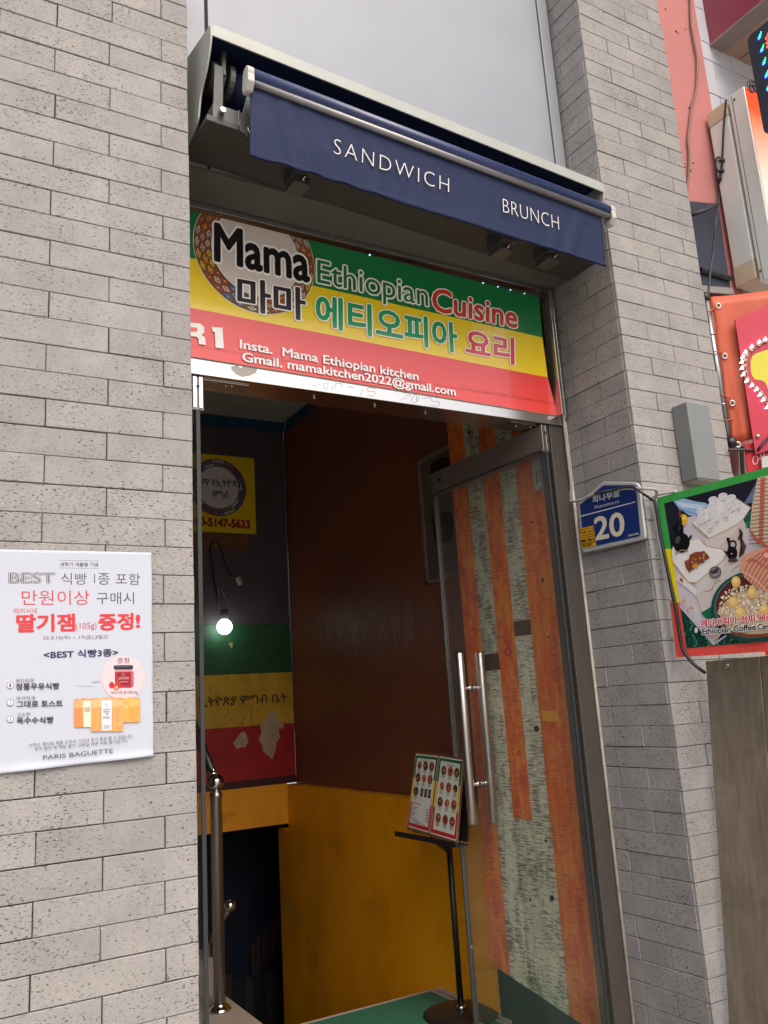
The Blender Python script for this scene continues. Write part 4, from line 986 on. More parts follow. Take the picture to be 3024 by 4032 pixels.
for k in range(620):
    x = r_.uniform(290,1900)
    lo = 1380 + (x-290)*1.24 if x < 645 else 1820 - (x-645)*.45 if x < 860 else 1690
    y = r_.uniform(min(lo, 1830), 1850); h = r_.uniform(20,70); dx = r_.uniform(-34,34)
    c = r_.choice([(10,50,46),(24,96,78),(60,150,124),(16,76,62),(110,190,160),(8,40,40)])
    a, b, c2 = F.p('v', x-3, y), F.p('v', x+4, y), F.p('v', x+dx, y-h); F.poly2([a, b, c2], c, False); F.h += 2e-6
P([(640,1822),(300,1436),(296,1400),(340,1440),(660,1790),(800,1690),(810,1706)], (196,190,196))
P([(520,1510),(640,1420),(640,1500),(760,1520),(640,1640)], (30,108,76))
# low box table and tall table
P([(480,1215),(730,1000),(770,950),(905,1010),(900,1120),(700,1400),(530,1500),(470,1330)], (206,198,192)); P([(300,1130),(480,1280),(470,1340),(285,1190)], (226,222,216)); P([(470,1225),(735,1010),(735,1120),(490,1330)], (216,208,202))
P([(235,920),(250,865),(330,830),(510,790),(570,862),(720,885),(762,935),(735,1000),(480,1215),(400,1215),(245,1010)], (234,232,226))
Lw([(235,920),(245,1010),(400,1215),(480,1215),(735,1000),(762,935),(720,885),(570,862),(510,790)], .004, (188,160,110), 0); Lw([(555,1300),(620,1285),(650,1230),(710,1190)], .004, (176,150,104)); Lw([(815,1115),(850,1070),(910,1045)], .004, (176,150,104))
P([(545,780),(600,790),(760,715),(930,600),(945,640),(935,900),(905,1000),(760,940),(720,880),(570,860)], (216,206,198)); P([(700,860),(880,690),(930,620),(940,860),(905,1000),(770,940)], (204,192,184))
P([(435,640),(480,600),(590,480),(690,395),(860,400),(1003,490),(930,600),(880,650),(760,712),(600,785)], (230,226,220)); Lw([(435,640),(600,785),(760,712),(880,650),(930,600),(1003,490),(860,400)], .004, (186,166,130), 0)
F.text('iom', 'v', (556, 648), (618, 612), (552, 630), (70,66,66), .02, True); F.text('om', 'v', (812, 548), (848, 524), (808, 530), (70,66,66), .02, True)
for x, y in ((733,375),(638,410),(815,390),(628,470),(785,460),(875,460),(525,525),(645,525),(760,540),(525,600),(668,585),(610,650)):
    P([(x-45,y+2),(x+45,y-8),(x+26,y+62),(x+10,y+74),(x-14,y+72),(x-26,y+58)], (224,224,224)); P([(x+8,y+10),(x+45,y-8),(x+26,y+62),(x+10,y+74)], (204,204,206))
    for dx in (-10, 8): E(x+dx, y+48, 5, 10, (170,120,120), 0, 8)
    E(x, y, 45, 29, (236,236,236), -.22); E(x+1, y+2, 38, 23, (206,206,208), -.22); E(x+4, y+7, 27, 14, (222,222,222), -.22)
BK = (14,14,16)
E(335,830,80,97,BK,.1); P([(290,760),(305,640),(352,645),(356,770)], BK); Lw([(300,740),(262,700),(262,672),(292,662),(312,690)], .006, BK); P([(395,800),(420,760),(442,755),(436,772),(418,800),(398,850)], BK); E(300,800,24,40,(70,72,78),.3,12); E(318,690,8,30,(60,62,66),0,10); Lw([(270,940),(340,900),(400,915)], .004, (150,130,96))
E(355,605,43,52,(236,196,60)); E(350,600,28,34,(222,170,40)); E(358,592,16,18,(246,214,100)); Lw([(330,620),(355,640),(380,612)], .002, (200,150,30)); E(322,538,14,30,(110,60,44),.2); P([(308,600),(335,560),(345,650),(320,655)], (30,36,30))
P([(768,785),(782,778),(803,783),(812,860),(835,900),(790,915),(788,840)], BK); E(826,930,52,66,BK); Lw([(808,820),(845,812),(864,845),(850,890)], .006, BK); P([(740,902),(760,908),(795,930),(790,955),(760,930)], BK); E(835,1000,48,20,(86,60,50)); E(822,935,8,6,(220,220,220),0,8)
P([(893,690),(915,705),(932,742),(924,790),(966,860),(940,930),(900,968),(893,960),(908,860),(903,800),(878,800),(898,745)], (56,40,40)); P([(924,790),(966,860),(940,930)], (96,70,66))
P([(365,1010),(410,985),(415,945),(470,918),(530,915),(555,905),(612,975),(520,1030),(410,1115),(380,1070)], (138,70,44))
for k in range(34):
    x, y = r_.uniform(390,580), 0; y = 1050 - (x-390)*.45 + r_.uniform(-50,40)
    P([(x,y),(x+r_.uniform(6,26),y-r_.uniform(0,18)),(x+r_.uniform(0,22),y+r_.uniform(6,22))], r_.choice([(196,120,60),(220,170,60),(60,70,130),(120,40,36),(220,190,160),(90,50,40)]))
E(470,1055,27,22,(214,156,50),-.3)
E(664,1115,62,58,(104,100,106),-.7); E(664,1112,44,38,(150,146,150),-.7); P([(612,1110),(700,1062),(690,1120),(640,1136)], (60,58,64)); P([(318,1165),(350,1180),(352,1212),(325,1196)], (156,80,50))
# basket
P([(1075,200),(1960,0),(1960,820),(1300,880),(1170,868),(1060,780),(1000,690),(1020,480)], (206,182,152))
for k in range(34):
    y = 215 + 19*k; Lw([(1078-.16*(y-200)+.0008*(y-430)**2*.1, y), (1200, y-22), (1960, y-150)], .0022, (120,88,74) if k % 2 else (228,208,180), 0)
for x0, w_, c in ((1105,46,(190,48,62)),(1250,40,(60,110,90)),(1400,60,(190,48,62))):
    for k in range(34):
        y = 205 + 19*k; P([(x0-.03*(y-200), y), (x0-.03*(y-200)+w_, y-7), (x0-.03*(y-200)+w_, y+4), (x0-.03*(y-200), y+11)], c)
P([(1000,690),(1060,770),(1170,850),(1300,866),(1300,892),(1165,880),(1050,800),(1000,712)], (176,92,66))
# bowl of popcorn
E(1030,1450,400,345,(22,72,64),-.1,40); E(1030,1440,372,315,(60,120,108),-.1,40); E(1030,1435,355,300,(92,38,40),-.1,40)
E(1060,1500,345,220,(206,180,146),-.1,36)
for k in range(900):
    a = r_.uniform(0, 2*math.pi); q = math.sqrt(r_.random()); x, y = 1070 + 385*q*math.cos(a), 1450 + 225*q*math.sin(a)
    if x < 690 or (y < 1240 + (x < 900) * 10): continue
    c = r_.choice([(238,226,200),(244,238,220),(220,200,168),(196,168,130),(232,214,184),(176,140,100)]); p_ = F.p('v', x, y); F.ell2(p_, r_.uniform(.0022,.0052), r_.uniform(.002,.0042), c, 7, r_.random()*3, False); F.h += 2e-6
for x, y, rx, ry in ((875,1207,44,54),(1030,1312,42,58),(850,1402,48,56),(918,1505,52,58),(1150,1475,50,46)): E(x,y,rx,ry,(226,184,104)); E(x-8,y-12,rx*.6,ry*.55,(240,208,136),0,14)
P([(690,1590),(820,1680),(1000,1715),(1200,1705),(1500,1640),(1500,1690),(1200,1742),(980,1745),(790,1705)], (120,66,48))
# basket lid
P([(917,1075),(925,1010),(960,950),(1020,915),(1140,880),(1300,870),(1700,1000),(1750,1250),(1400,1340),(1165,1305),(1060,1255),(960,1170)], (216,150,122))
for k in range(9):
    t = k/8; Lw([(940+30*k,1180+16*k),(990+40*k,1040+12*k),(1110+36*k,930+6*k)], .0028, (110,66,56))
for k in range(7): Lw([(960+10*k,960-8*k+60),(1040+30*k,980+20*k),(1130+60*k,1070+25*k)], .0016, (176,106,84))
for k in range(26): E(926+11*k, 1110+ (k*k)*.24+ k*3, 8, 8, (236,178,150), 0, 8)
P([(1120,930),(1200,870),(1240,960),(1170,1010)], (206,100,84)); E(1170,950,26,26,(230,180,160))
for x, y in ((370,1395),(440,1460),(672,1742)):
    for a in (-2.4,-1.9,-1.5,-1.0,-.5): P([(x-6,y+12),(x+6,y+12),(x+46*math.cos(a),y+16+50*math.sin(a))], (226,140,70))
E(492,1675,16,26,(226,216,196)); 
WH2 = (244, 240, 236)
F.text('에티오피아 커피', 'v', (540,1644), (1060,1594), (538,1576), (206,40,40), .034, False, .095, WH2)
F.text('세레모니', 'v', (1096,1592), (1380,1564), (1094,1524), (206,40,40), .034, False, .095, WH2)
F.text('Ethiopian Coffee', 'v', (553,1716), (1070,1670), (551,1664), (28,26,30), .034, True, .10, WH2)
F.text('Ceremony', 'v', (1092,1668), (1400,1640), (1090,1616), (28,26,30), .034, True, .10, WH2)
F.clip = []
F.build('picture', print_mat('board_print', .38, .45, .05, .05, 7, 4), pb_)
KX = 0.71
# ================================================================== plywood boards leaning below it
WD = None
def ply():
    m, t, b = nodes('weathered_plywood'); v = coords(t, (14, 14, 1.5))
    c = ramp(t, noise(t, v, 2.0, 8, .7, .8), [(.25, lin((88, 78, 67))), (.5, lin((108, 97, 84))), (.75, lin((126, 114, 99)))])
    c = mixc(t, ramp(t, noise(t, coords(t), 7, 8, .7), [(.5, G1), (.75, (.6,) * 3)]), c, lin((78, 66, 52)))
    t.links.new(c, b.inputs['Base Color']); b.inputs['Roughness'].default_value = .7; bump(t, b, noise(t, coords(t, (60, 60, 3)), 3, 5, .6), .3, .002); return m
PLY = ply()
pt, pbm = ony('D', 1524, 1428, -.035), ony('D', 1575, 2212, -.035)
dn = (pbm - pt); dn = dn / dn.z; base = pt + dn * (-.165 - pt.z)
vv = pt - base; pu = Vector((.03, -1, 0)).normalized(); pn = vv.cross(pu).normalized()
if pn.x < 0: pn = -pn
wb = thing('plywood_board', 'weathered brown plywood board leaning under the coffee picture, with an eye screw', 'board', base, 'plywood boards under the picture')
PW_ = abs((onp('g', 1592, 1740, pt, pn) - pt).dot(pu))
mb = MB(); mb.obox(base, pu * PW_, pn * .016, vv); mb.build('sheet', PLY, wb, .002)
eye_ = onp('g', 1340, 1757, pt, pn) - pn * .001
mb = MB(); mb.smooth = True; mb.tube([eye_ + Vector((0, .006 * math.cos(k * math.pi / 6), .006 * math.sin(k * math.pi / 6))) - pn * .004 for k in range(13)], .0016, 6); mb.tube([eye_ + pu * .006, eye_ + pu * .014 - vz * .001 + pn * .004], .002, 6)
mb.build('eye_screw', CHROME, wb)
wb2 = thing('plywood_board', 'second plywood board standing beside the one with the eye screw', 'board', base + pu * (PW_ + .002), 'plywood boards under the picture')
mb = MB(); mb.obox(base + pu * (PW_ + .002) + pn * .003, pu * .5, pn * .016, vv); mb.build('sheet', PLY, wb2, .002)
wp = thing('wood_strip', 'short orange strip lying on the plywood boards just under the picture board', 'strip', pt + pu * .27)
mb = MB(); mb.obox(pt + pu * .24 - pn * .004 + vz * .0012, pu * .3, pn * .03, vz * .013); mb.build('strip', pm('orange_strip', (226, 130, 40), .6), wp)
# ================================================================== neighbour: pink column, white brick, signs
PINK = pm('salmon_paint', (200, 128, 124), .7, var=.06, vs=3, bmp=.35, bs=14, dirt=.12)
pkx = 2.597
mb = MB()
mb.box(WR + .004, pkx, .10, .60, -.17, 6.2)
col = tag(mb.build('painted_column', PINK, loc=(2.39, .3, -.17), bevel=.004), 'salmon pink painted column rising beside the grey brick pillar', 'column')
mb = MB()
for n_, x, y in (('c',707,80),('c',820,290),('c',800,275),('c',882,255),('c',930,930),('c',950,1422),('c',870,1425),('c',925,1485),('c',880,1455),('c',912,940)):
    Q = ony(n_, x, y, .0995); mb.sphere(Q, .0045 * random.uniform(.7, 1.6), 8)
build_each(mb, 'plug_hole', pm('hole_brown', (120, 56, 56), .8), col)

WHB = pm('white_wall_paint', (222, 224, 232), .6, var=.04, vs=6, bmp=.35, bs=26)
rnd = random.Random(9); mb = MB(); mb.smooth = False
bh = .105
for k in range(60):
    z = -.13 + bh * k; x = pkx - .12 - (.14 if k % 2 else 0)
    while x < 6.2:
        brick(mb, Vector((x, .25, z)), vx, vz, -vy, .28 + rnd.uniform(-.004, .004), bh, .003, rnd); x += .282
mb.cur = 1; mb.box(2.6, 6.4, .2575, .6, -.17, 6.15)
tag(mb.build('brick_wall', [WHB, pm('white_joint', (170, 172, 182), .8)], loc=(4.4, .3, -.17)), 'white painted brick wall behind the tall sign box', 'wall')
# big light box sign
sb = thing('sign_box', 'tall pale metal light box sign with a glowing orange front', 'sign', (2.8, 0, 3.0))
SX = 2.52
def sx(n, x, y, X=SX): return onx(n, x, y, X)
a = sx('c', 1072, 1000); b_ = sx('c', 1236, 872); c_ = sx('c', 1248, 836); e_ = sx('c', 1390, 762); zt = (c_.z + e_.z) / 2
za = (a.z + b_.z) / 2; zl = sx('u', 395, 320).z; zl2 = sx('u', 580, 245).z
SGM = pm('sign_box_paint', (246, 250, 240), .4, .05, var=.03, vs=4, dirt=.08); BEI = pm('sign_box_beige', (222, 204, 172), .5, var=.06)
mb = MB(); mb.box(SX, 3.9, b_.y + .003, a.y, zl + .09, za - .075); mb.build('rear_case', SGM, sb, .004)
mb = MB(); mb.box(SX - .002, 3.9, b_.y + .003, a.y + .001, za - .0745, za); mb.box(SX - .002, 3.9, b_.y + .003, a.y + .001, zl, zl + .0895); build_each(mb, 'edge_trim', BEI, sb, .003)
mb = MB(); mb.box(SX, 3.9, e_.y, c_.y, zl2 - .02, zt); mb.build('front_case', SGM, sb, .004)
mb = MB(); mb.box(SX - .001, SX + .02, e_.y + .064, e_.y + .068, zl2 - .018, zt - .006); mb.build('seam', pm('seam_grey', (150, 152, 146), .5), sb)
mb = MB()
for n_, x, y in (('t', 1308, 1042), ('u', 652, 148)): Q = onx(n_, x, y, SX - .0005); mb.sphere(Q, .006, 10)
build_each(mb, 'rivet', pm('rivet_brass', (120, 104, 80), .5, .4), sb)
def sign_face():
    m, t, b = nodes('sign_face_orange_glare'); tc = t.nodes.new('ShaderNodeTexCoord'); sp = t.nodes.new('ShaderNodeSeparateXYZ'); t.links.new(tc.outputs['Object'], sp.inputs[0])
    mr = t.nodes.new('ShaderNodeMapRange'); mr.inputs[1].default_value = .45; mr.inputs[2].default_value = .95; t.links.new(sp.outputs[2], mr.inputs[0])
    c = ramp(t, mr.outputs[0], [(0, lin((248, 186, 170))), (.55, lin((236, 130, 100))), (.75, lin((214, 74, 36))), (1, lin((206, 66, 34)))])  # orange pales downwards: glare put into the colour
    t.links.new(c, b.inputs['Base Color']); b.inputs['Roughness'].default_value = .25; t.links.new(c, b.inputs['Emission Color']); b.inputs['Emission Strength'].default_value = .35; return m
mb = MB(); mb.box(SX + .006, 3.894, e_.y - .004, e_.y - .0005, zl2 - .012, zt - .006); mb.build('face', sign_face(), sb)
# canopy far above: maroon side, brown frame and boarded soffit
MX = 2.885
zm = onx('c', 1095, 390, MX).z
cn = thing('canopy', 'maroon sided canopy with a brown boarded underside, high on the neighbour', 'canopy', (3.4, -.2, zm))
mb = MB(); mb.box(MX, MX + .02, -1.2, .245, zm + .002, 6.1); mb.build('side_panel', pm('maroon_panel', (156, 62, 82), .42, var=.05, vs=3), cn)
mb = MB(); mb.box(MX - .006, MX + .10, -1.2, .245, zm - .014, zm + .0015); mb.build('frame', pm('frame_brown', (150, 134, 126), .5, var=.1), cn, .003)
mb = MB(); xx = MX + .108
for k in range(8): mb.box(xx, xx + .118, -1.2, .245, zm - .006 - .002 * (k % 2), zm + .012); xx += .124
mb.cur = 1; mb.box(MX + .1, 3.98, -1.2, .245, zm + .0135, zm + .05); mb.build('soffit_board', [pm('soffit_brown', (186, 150, 130), .6, var=.12, vs=4), GROOVE], cn)
# LED board
LX = 2.40
la, lb_ = onx('c', 1412, 330, LX), onx('c', 1552, 1155, LX)
le = thing('led_sign', 'dark hanging LED message board with green, blue and red lights', 'sign', (LX, -.4, lb_.z))
y0l = la.y; zt_l = onx('c', 1600, 175, LX).z; zb_l = lb_.z - .02; R_ = .03
q = []
for cy, cz, a0 in ((y0l - R_, zt_l - R_, 0), (-.86, zt_l - R_, 90), (-.86, zb_l + R_, 180), (y0l - R_, zb_l + R_, 270)):
    for k in range(7): t_ = math.radians(a0 + 15 * k); q.append((LX, cy + R_ * math.cos(t_), cz + R_ * math.sin(t_)))
mb = MB(); mb.prism(q, (.045, 0, 0)); mb.build('panel', pm('led_panel_dark', (34, 44, 60), .4, var=.1, vs=8), le, .003)
EG, EB, ER = emit_mat('led_green', (30, 255, 150), 5), emit_mat('led_blue', (40, 80, 255), 5), emit_mat('led_red', (255, 50, 40), 5)
for nm, mt, pts in (('green_led', EG, [(1527,322),(1549,432),(1566,545),(1587,658),(1600,770)]), ('blue_led', EB, [(1520,338),(1541,448),(1560,560),(1580,672),(1597,785)]), ('red_led', ER, [(1586,335),(1592,375),(1596,408)])):
    mb = MB()
    for x, y in pts:
        Q = onx('c', x, y, LX - .001)
        for dy, dz, r__ in ((0, 0, .0042), (-.006, .008, .003), (-.010, .016, .0018)): mb.sphere(Q + Vector((0, dy, dz)), r__, 8)
        if nm != 'red_led':
            for k in range(1, 5): mb.sphere(Q + Vector((0, -.105 * k, .0)), .0042, 8)
    build_each(mb, nm, mt, le)
mb = MB(); mb.smooth = True
rr = random.Random(4); c0 = onx('c', 1450, 745, LX + .02)
for k in range(5): mb.tube(spline([c0 + Vector((rr.uniform(-.01, .01), .022 * math.cos(t_ + k) * rr.uniform(.5, 1.2) - .012 * k * .6, .026 * math.sin(t_ + k) * rr.uniform(.6, 1.2) - .008 * k)) for t_ in [j * .9 for j in range(8)]], 4), .0016, 5)
mb.tube(spline([c0, c0 + Vector((.04, -.05, -.05)), c0 + Vector((.10, -.04, -.12))]), .003, 6)
tag(mb.build('wire_tangle', CABLE_B, loc=c0), 'small tangle of thin black wire behind the LED board', 'wire')
# navy sheet added as shade under the light box, with steel brackets
mb = MB(); P1, P2, P3, P4 = ony('f', 1170, 0, .06), ony('f', 1365, 0, .06), ony('f', 1400, 285, .06), ony('f', 1225, 268, .06)
mb.prism([Vector(P1) - vx * .03 + vz * .25, P2 + vz * .25, P3, P4 - vx * .03], (0, .02, 0))
ns = tag(mb.build('gap_shade_sheet', pm('gap_shade_navy', (44, 50, 70), .6, var=.3, vs=9, dirt=.4), loc=P1), 'dark navy sheet standing in for shade between the pillar and the light box', 'awning')
mb = MB(); a = ony('u', 130, 140, .05); b_ = ony('u', 390, 215, .05); mb.tube([a, b_], .012, 8); mb.build('bar', BLACK, ns)
mb = MB(); a = ony('u', 150, 330, .045); b_ = ony('u', 420, 350, .045); mb.obox(a, b_ - a, (0, .01, 0), (0, 0, .03)); mb.build('grey_edge', pm('grey_board', (150, 146, 142), .6, dirt=.4), ns)
# pipe
PX = 2.208
mb = MB(); mb.smooth = True
za, zb2 = ony('u', 195, 390, .012).z, ony('u', 372, 1640, .012).z
mb.tube([(PX, .012, zb2), (PX, .012, za)], .0135, 16)
for z in (ony('u', 245, 712, .012).z, ony('u', 335, 1318, .012).z): mb.tube([(PX, .012, z - .004), (PX, .012, z + .004)], .0148, 16)
pp = tag(mb.build('steel_pipe', steel('galvanised_pipe', (150, 152, 152), .38, (40, 40, 8)), loc=(PX, .012, zb2)), 'upright galvanised steel pipe at the edge of the grey pillar', 'pipe')
mb = MB(); mb.smooth = True; mb.tube([(PX, .012, za - .012), (PX, .012, za + .016)], .017, 16); mb.tube([(PX + .006, .006, zb2 - .02), (PX + .006, .006, zb2 + .012)], .022, 12); build_each(mb, 'black_joint', BLACK, pp)
# orange tarp tied to the pipe
TO = Vector((2.226, -.004, 0)); TD = Vector((.18, -.15, 0)).normalized(); TN = Vector((TD.y, -TD.x, 0))
if TN.y > 0: TN = -TN
def tp(n, x, y, off=0.0): return onp(n, x, y, TO + TN * off, TN)
tl, bl_t, tr, br_t = tp('u', 205, 380), tp('u', 408, 1655), tp('u', 1100, 280), tp('u', 1100, 1500)
nu, nv = 30, 16; vs = []; fs = []
for j in range(nv + 1):
    for i in range(nu + 1):
        a, b = i / nu, j / nv; P_ = tl.lerp(tr, a).lerp(bl_t.lerp(br_t, a), b)
        sag = .006 * math.sin(b * math.pi * 3) ** 2 * math.exp(-a * 9)
        P_ = P_ + TN * (.004 * math.sin(a * 17 + b * 5) * (.3 + b) + .004 * math.exp(-((a - .05 - .1 * b) / .04) ** 2)) + TD * sag; vs.append(P_)
for j in range(nv):
    for i in range(nu): k = j * (nu + 1) + i; fs.append((k, k + nu + 1, k + nu + 2, k + 1))
mb = MB(); mb.smooth = True; mb.add(vs, fs)
tarp = tag(mb.build('orange_tarp', pm('orange_tarpaulin', (206, 84, 44), .55, var=.08, vs=8, bmp=.15, bs=500), loc=tl), 'orange tarpaulin with eyelets laced to the steel pipe', 'tarpaulin')
sdm = tarp.modifiers.new('Solid', 'SOLIDIFY'); sdm.thickness = .002
EY = steel('eyelet', (196, 196, 190), .3, (8, 8, 8))
for x, y in ((285,453),(340,890),(406,1300),(455,1662)):
    Q = tp('u', x, y, .006); mb = MB(); mb.smooth = True; mb.tube([Q + TD * (.009 * math.cos(k * math.pi / 8)) + vz * (.011 * math.sin(k * math.pi / 8)) for k in range(17)], .003, 8, False); mb.build('eyelet', EY, tarp)
mb = MB(); mb.smooth = True
for (x0, y0_), (x1, y1_) in (((285,453),(195,505)), ((340,890),(248,850)), ((406,1300),(300,1225)), ((390,1455),(335,1450))):
    mb.tube(spline([tp('u', x0, y0_, .008), Vector((PX + .016, -.012, tp('u', (x0+x1)/2, (y0_+y1_)/2).z)), ony('u', x1, y1_, -.004)]), .0028, 6)
build_each(mb, 'lacing', pm('orange_cord', (190, 96, 60), .8), tarp)
F = Flat(TO + TN * .0095, TD, vz); F.Nn = TN
F.line('u', [(262,440),(330,880),(400,1300),(462,1650)], .0008, (232, 130, 90)); 
# magenta sign panel with light chain
mg = thing('light_chain_sign', 'magenta sign panel with a yellow shape outlined by a chain of white LEDs', 'sign panel', tp('u', 605, 1745, .03))
ML, MBt, MR1, MR2 = (430, 570), (608, 1750), (1100, 280), (1100, 1570)
q = [tp('u', *x, .03) for x in (ML, MBt, MR2, MR1)]
mb = MB(); mb.prism([p_ - TN * .0005 for p_ in q], -TN * .012); mb.build('board', pm('panel_back', (150, 40, 60), .5), mg)
F = Flat(TO + TN * .0300, TD, vz); F.Nn = TN
F.poly('u', [ML, MBt, MR2, MR1], (206, 36, 66))
F.poly('u', [(562,930),(575,890),(610,860),(717,825),(1000,750),(1000,1300),(717,1200),(700,1140),(670,1110),(640,1103),(600,1098),(572,1060),(562,1000)], (150, 20, 50))
F.poly('u', [(566,930),(580,892),(616,864),(717,832),(1000,760),(1000,1280),(717,1180),(700,1130),(672,1104),(640,1097),(604,1092),(576,1056),(566,1000)], (226, 214, 50))
F.build('print', print_mat('panel_print', .4, .45, 0, .06, 8), mg)
LEDW = emit_mat('white_led', (240, 244, 255), 4.0); LEDB = pm('led_body', (190, 176, 150), .5)
path = [(717,752),(665,776),(600,815),(545,864),(522,905),(513,950),(515,1003),(525,1060),(556,1115),(600,1155),(640,1190),(672,1235),(700,1280),(735,1345),(800,1400)]
sp_ = [tp('u', x, y, .034) for x, y in path]
mb = MB(); mb.smooth = True; mb.tube([p_ + TD * .006 for p_ in spline(sp_, 3)], .0022, 6); mb.tube([p_ - TD * .005 + vz * .002 for p_ in spline(sp_, 3)], .0022, 6); build_each(mb, 'chain_wire', pm('pink_wire', (196, 140, 140), .5), mg)
mb = MB(); mb2 = MB()
ss = spline(sp_, 2)
for i, p_ in enumerate(ss):
    o_ = p_ - TD * .005 - vz * .005
    if i % 2: mb.obox(o_, TD * .011, vz * .012, TN * .005)
    else: o2 = p_ - TD * .012 + vz * .006; mb2.prism([o2 - TD * .008 - vz * .006, o2 + TD * .008 - vz * .004, o2 + TD * .003 + vz * .009], TN * .005)
build_each(mb, 'led_module', LEDB, mg); build_each(mb2, 'white_led', LEDW, mg)
mb = MB(); Q = tp('u', 628, 1590, .032); mb.sphere(Q, .008, 14); mb.build('screw', CHROME, mg)
# red strip sign with a Korean letter, white panel, loose cables below
rs = thing('strip_sign', 'red strip sign with white Korean lettering below the magenta panel', 'sign', tp('u', 560, 1900, .006))
F = Flat(TO + TN * .012, TD, vz); F.Nn = TN
q_ = [(512,1660),(1100,1560),(1100,1760),(545,1900),(540,1890)]
mb = MB(); mb.prism([F.w(F.p('u', *x)) - TN * .0004 for x in q_], -TN * .008); mb.build('board', pm('red_board', (150, 24, 40), .5), rs)
F.poly('u', q_, (204, 26, 48)); F.text('에', 'u', (580, 1868), (690, 1842), (578, 1752), (236, 196, 196), -.006)
F.build('print', MATTE, rs)
wpn = thing('white_panel', 'white panel edge between the red strip sign and the picture board', 'panel', tp('u', 690, 1850, .02))
mb = MB(); mb.prism([tp('u', *x, .02) for x in ((655,1775),(1100,1690),(1100,1800),(658,1870))], TN * .012); mb.build('panel', WHITE_PL, wpn)
CREAM = pm('cream_cable', (214, 196, 160), .5)
for dx, mt, lab in ((0, CREAM, 'cream cable hanging under the orange tarpaulin'), (18, CABLE_B, 'black cable next to the cream one under the orange tarpaulin'), (34, CABLE_B, 'black cable touching the red strip sign under the tarpaulin')):
    mb = MB(); mb.smooth = True; mb.tube(spline([ony('u', 455 + dx, 1680, .075), ony('u', 458 + dx, 1780, .075), ony('u', 465 + dx, 1930, .075), ony('u', 480 + dx, 2050, .075)]), .006 if dx == 0 else .008, 8)
    tag(mb.build('cable', mt, loc=ony('u', 455 + dx, 1900, .075)), lab, 'cable', 'cables under the tarpaulin')
# ------------------------------------------------------------------ cables
def cable(name, pts, r, mat, label, k=6):
    mb = MB(); mb.smooth = True; mb.tube(spline(pts, k), r, 8)
    return tag(mb.build(name, mat, loc=pts[len(pts) // 2]), label, 'cable')
cable('cable', [ony('c', *q, .088) for q in ((918,-80),(925,30),(930,200),(945,300),(962,400),(985,540),(975,780),(940,915),(910,1150),(905,1240),(915,1350),(912,1480),(900,1600),(885,1680))], .0058, pm('brown_cable', (134, 100, 88), .6, var=.1), 'brown cable wandering down the salmon pink column')
cb1 = [onx('c', *q, SX - .006) for q in ((1236,870),(1228,960),(1215,1100),(1208,1250),(1203,1360),(1198,1430),(1188,1500),(1180,1560),(1172,1700))] + [ony('c', 1150, 1900, -.03), ony('c', 1128, 2110, -.02), ony('u', 235, 10, -.012), ony('u', 215, 150, -.008), ony('u', 198, 340, -.004), ony('u', 190, 390, .0)]
cc_ = cable('cable', cb1, .0046, CABLE_B, 'black cable with a loop, running down the light box to the steel pipe')
lp = onx('c', 1172, 1430, SX - .008)
mb = MB(); mb.smooth = True; mb.tube([lp + Vector((0, .016 * math.cos(k * math.pi / 10), .036 * math.sin(k * math.pi / 10))) for k in range(21)], .004, 6, False); mb.build('loop', CABLE_B, cc_)
mb = MB(); mb.smooth = True
for x, y in ((1195,1400),(1190,1490),(1170,1560)): Q = onx('c', x, y, SX - .008); mb.tube([Q + Vector((0, -.012, -.006)), Q + Vector((0, .012, .006))], [.009, .006], 6)
build_each(mb, 'knot', CABLE_B, cc_)
cable('conduit', [ony('c', 925, 1875, .03), ony('c', 1000, 1850, .0), ony('c', 1080, 1820, -.01), ony('c', 1168, 1765, .02)], .0085, CABLE_B, 'thick black conduit bridging from the grey pillar to the light box')
cable('cable', [ony('u', 372, 1712, -.01), ony('u', 480, 1706, -.03), ony('u', 610, 1708, -.06), tp('u', 645, 1690, .05), tp('u', 690, 1630, .05), tp('u', 760, 1560, .05)], .0055, CABLE_B, 'black cable from the pipe foot to the magenta panel corner', 5)
# grey double cable: from the sign corner down the reveal, over the number plate and down the board edge
g1 = [onx('e', *q, 1.652) for q in ((1372,1168),(1400,1172),(1428,1196))] + [Vector((1.6445, .338, onx('j', *q, 1.66).z)) for q in ((1165,150),(1185,260),(1197,450),(1215,600))] + \
     [onx('j', 1237, 690, 1.650), onx('g', 118, 452, 1.634), onx('g', 190, 435, 1.630), onx('g', 280, 396, 1.628), onx('g', 400, 372, 1.628), onx('g', 520, 350, 1.628), onx('g', 600, 352, 1.628), onx('g', 690, 352, 1.630), onx('g', 765, 358, 1.66), onx('g', 776, 400, 1.685), onx('g', 752, 445, 1.692)]
cable('cable', g1, .0052, CABLE, 'grey cable running from the striped sign across the blue number plate')
g2 = [onx('g', *q, 1.626) for q in ((285,392),(340,382),(420,368),(500,346),(560,340),(610,350),(660,385))] + [onx('g', 705, 415, 1.655), onx('g', 745, 445, 1.69)]
cable('cable', g2, .0048, CABLE_B, 'black taped cable lying over the top of the blue number plate')
g3 = [onx('g', *q, 1.690) for q in ((752,440),(765,470),(782,570),(800,690),(822,800),(846,920),(872,1040),(895,1150),(920,1260),(942,1390),(958,1500),(975,1590),(1000,1650),(1050,1720))] + [onx('g', 1105, 1770, 1.70), onx('g', 1158, 1808, 1.73)]
cable('cable', g3, .0062, CABLE_B, 'black cable running down the left edge of the coffee picture board')
g4 = [onx('g', *q, 1.689) for q in ((750,430),(756,480),(770,580),(786,690),(806,800),(838,960),(868,1120),(890,1240))]
cable('cable', g4, .005, CABLE, 'grey cable beside the black one on the picture board edge')
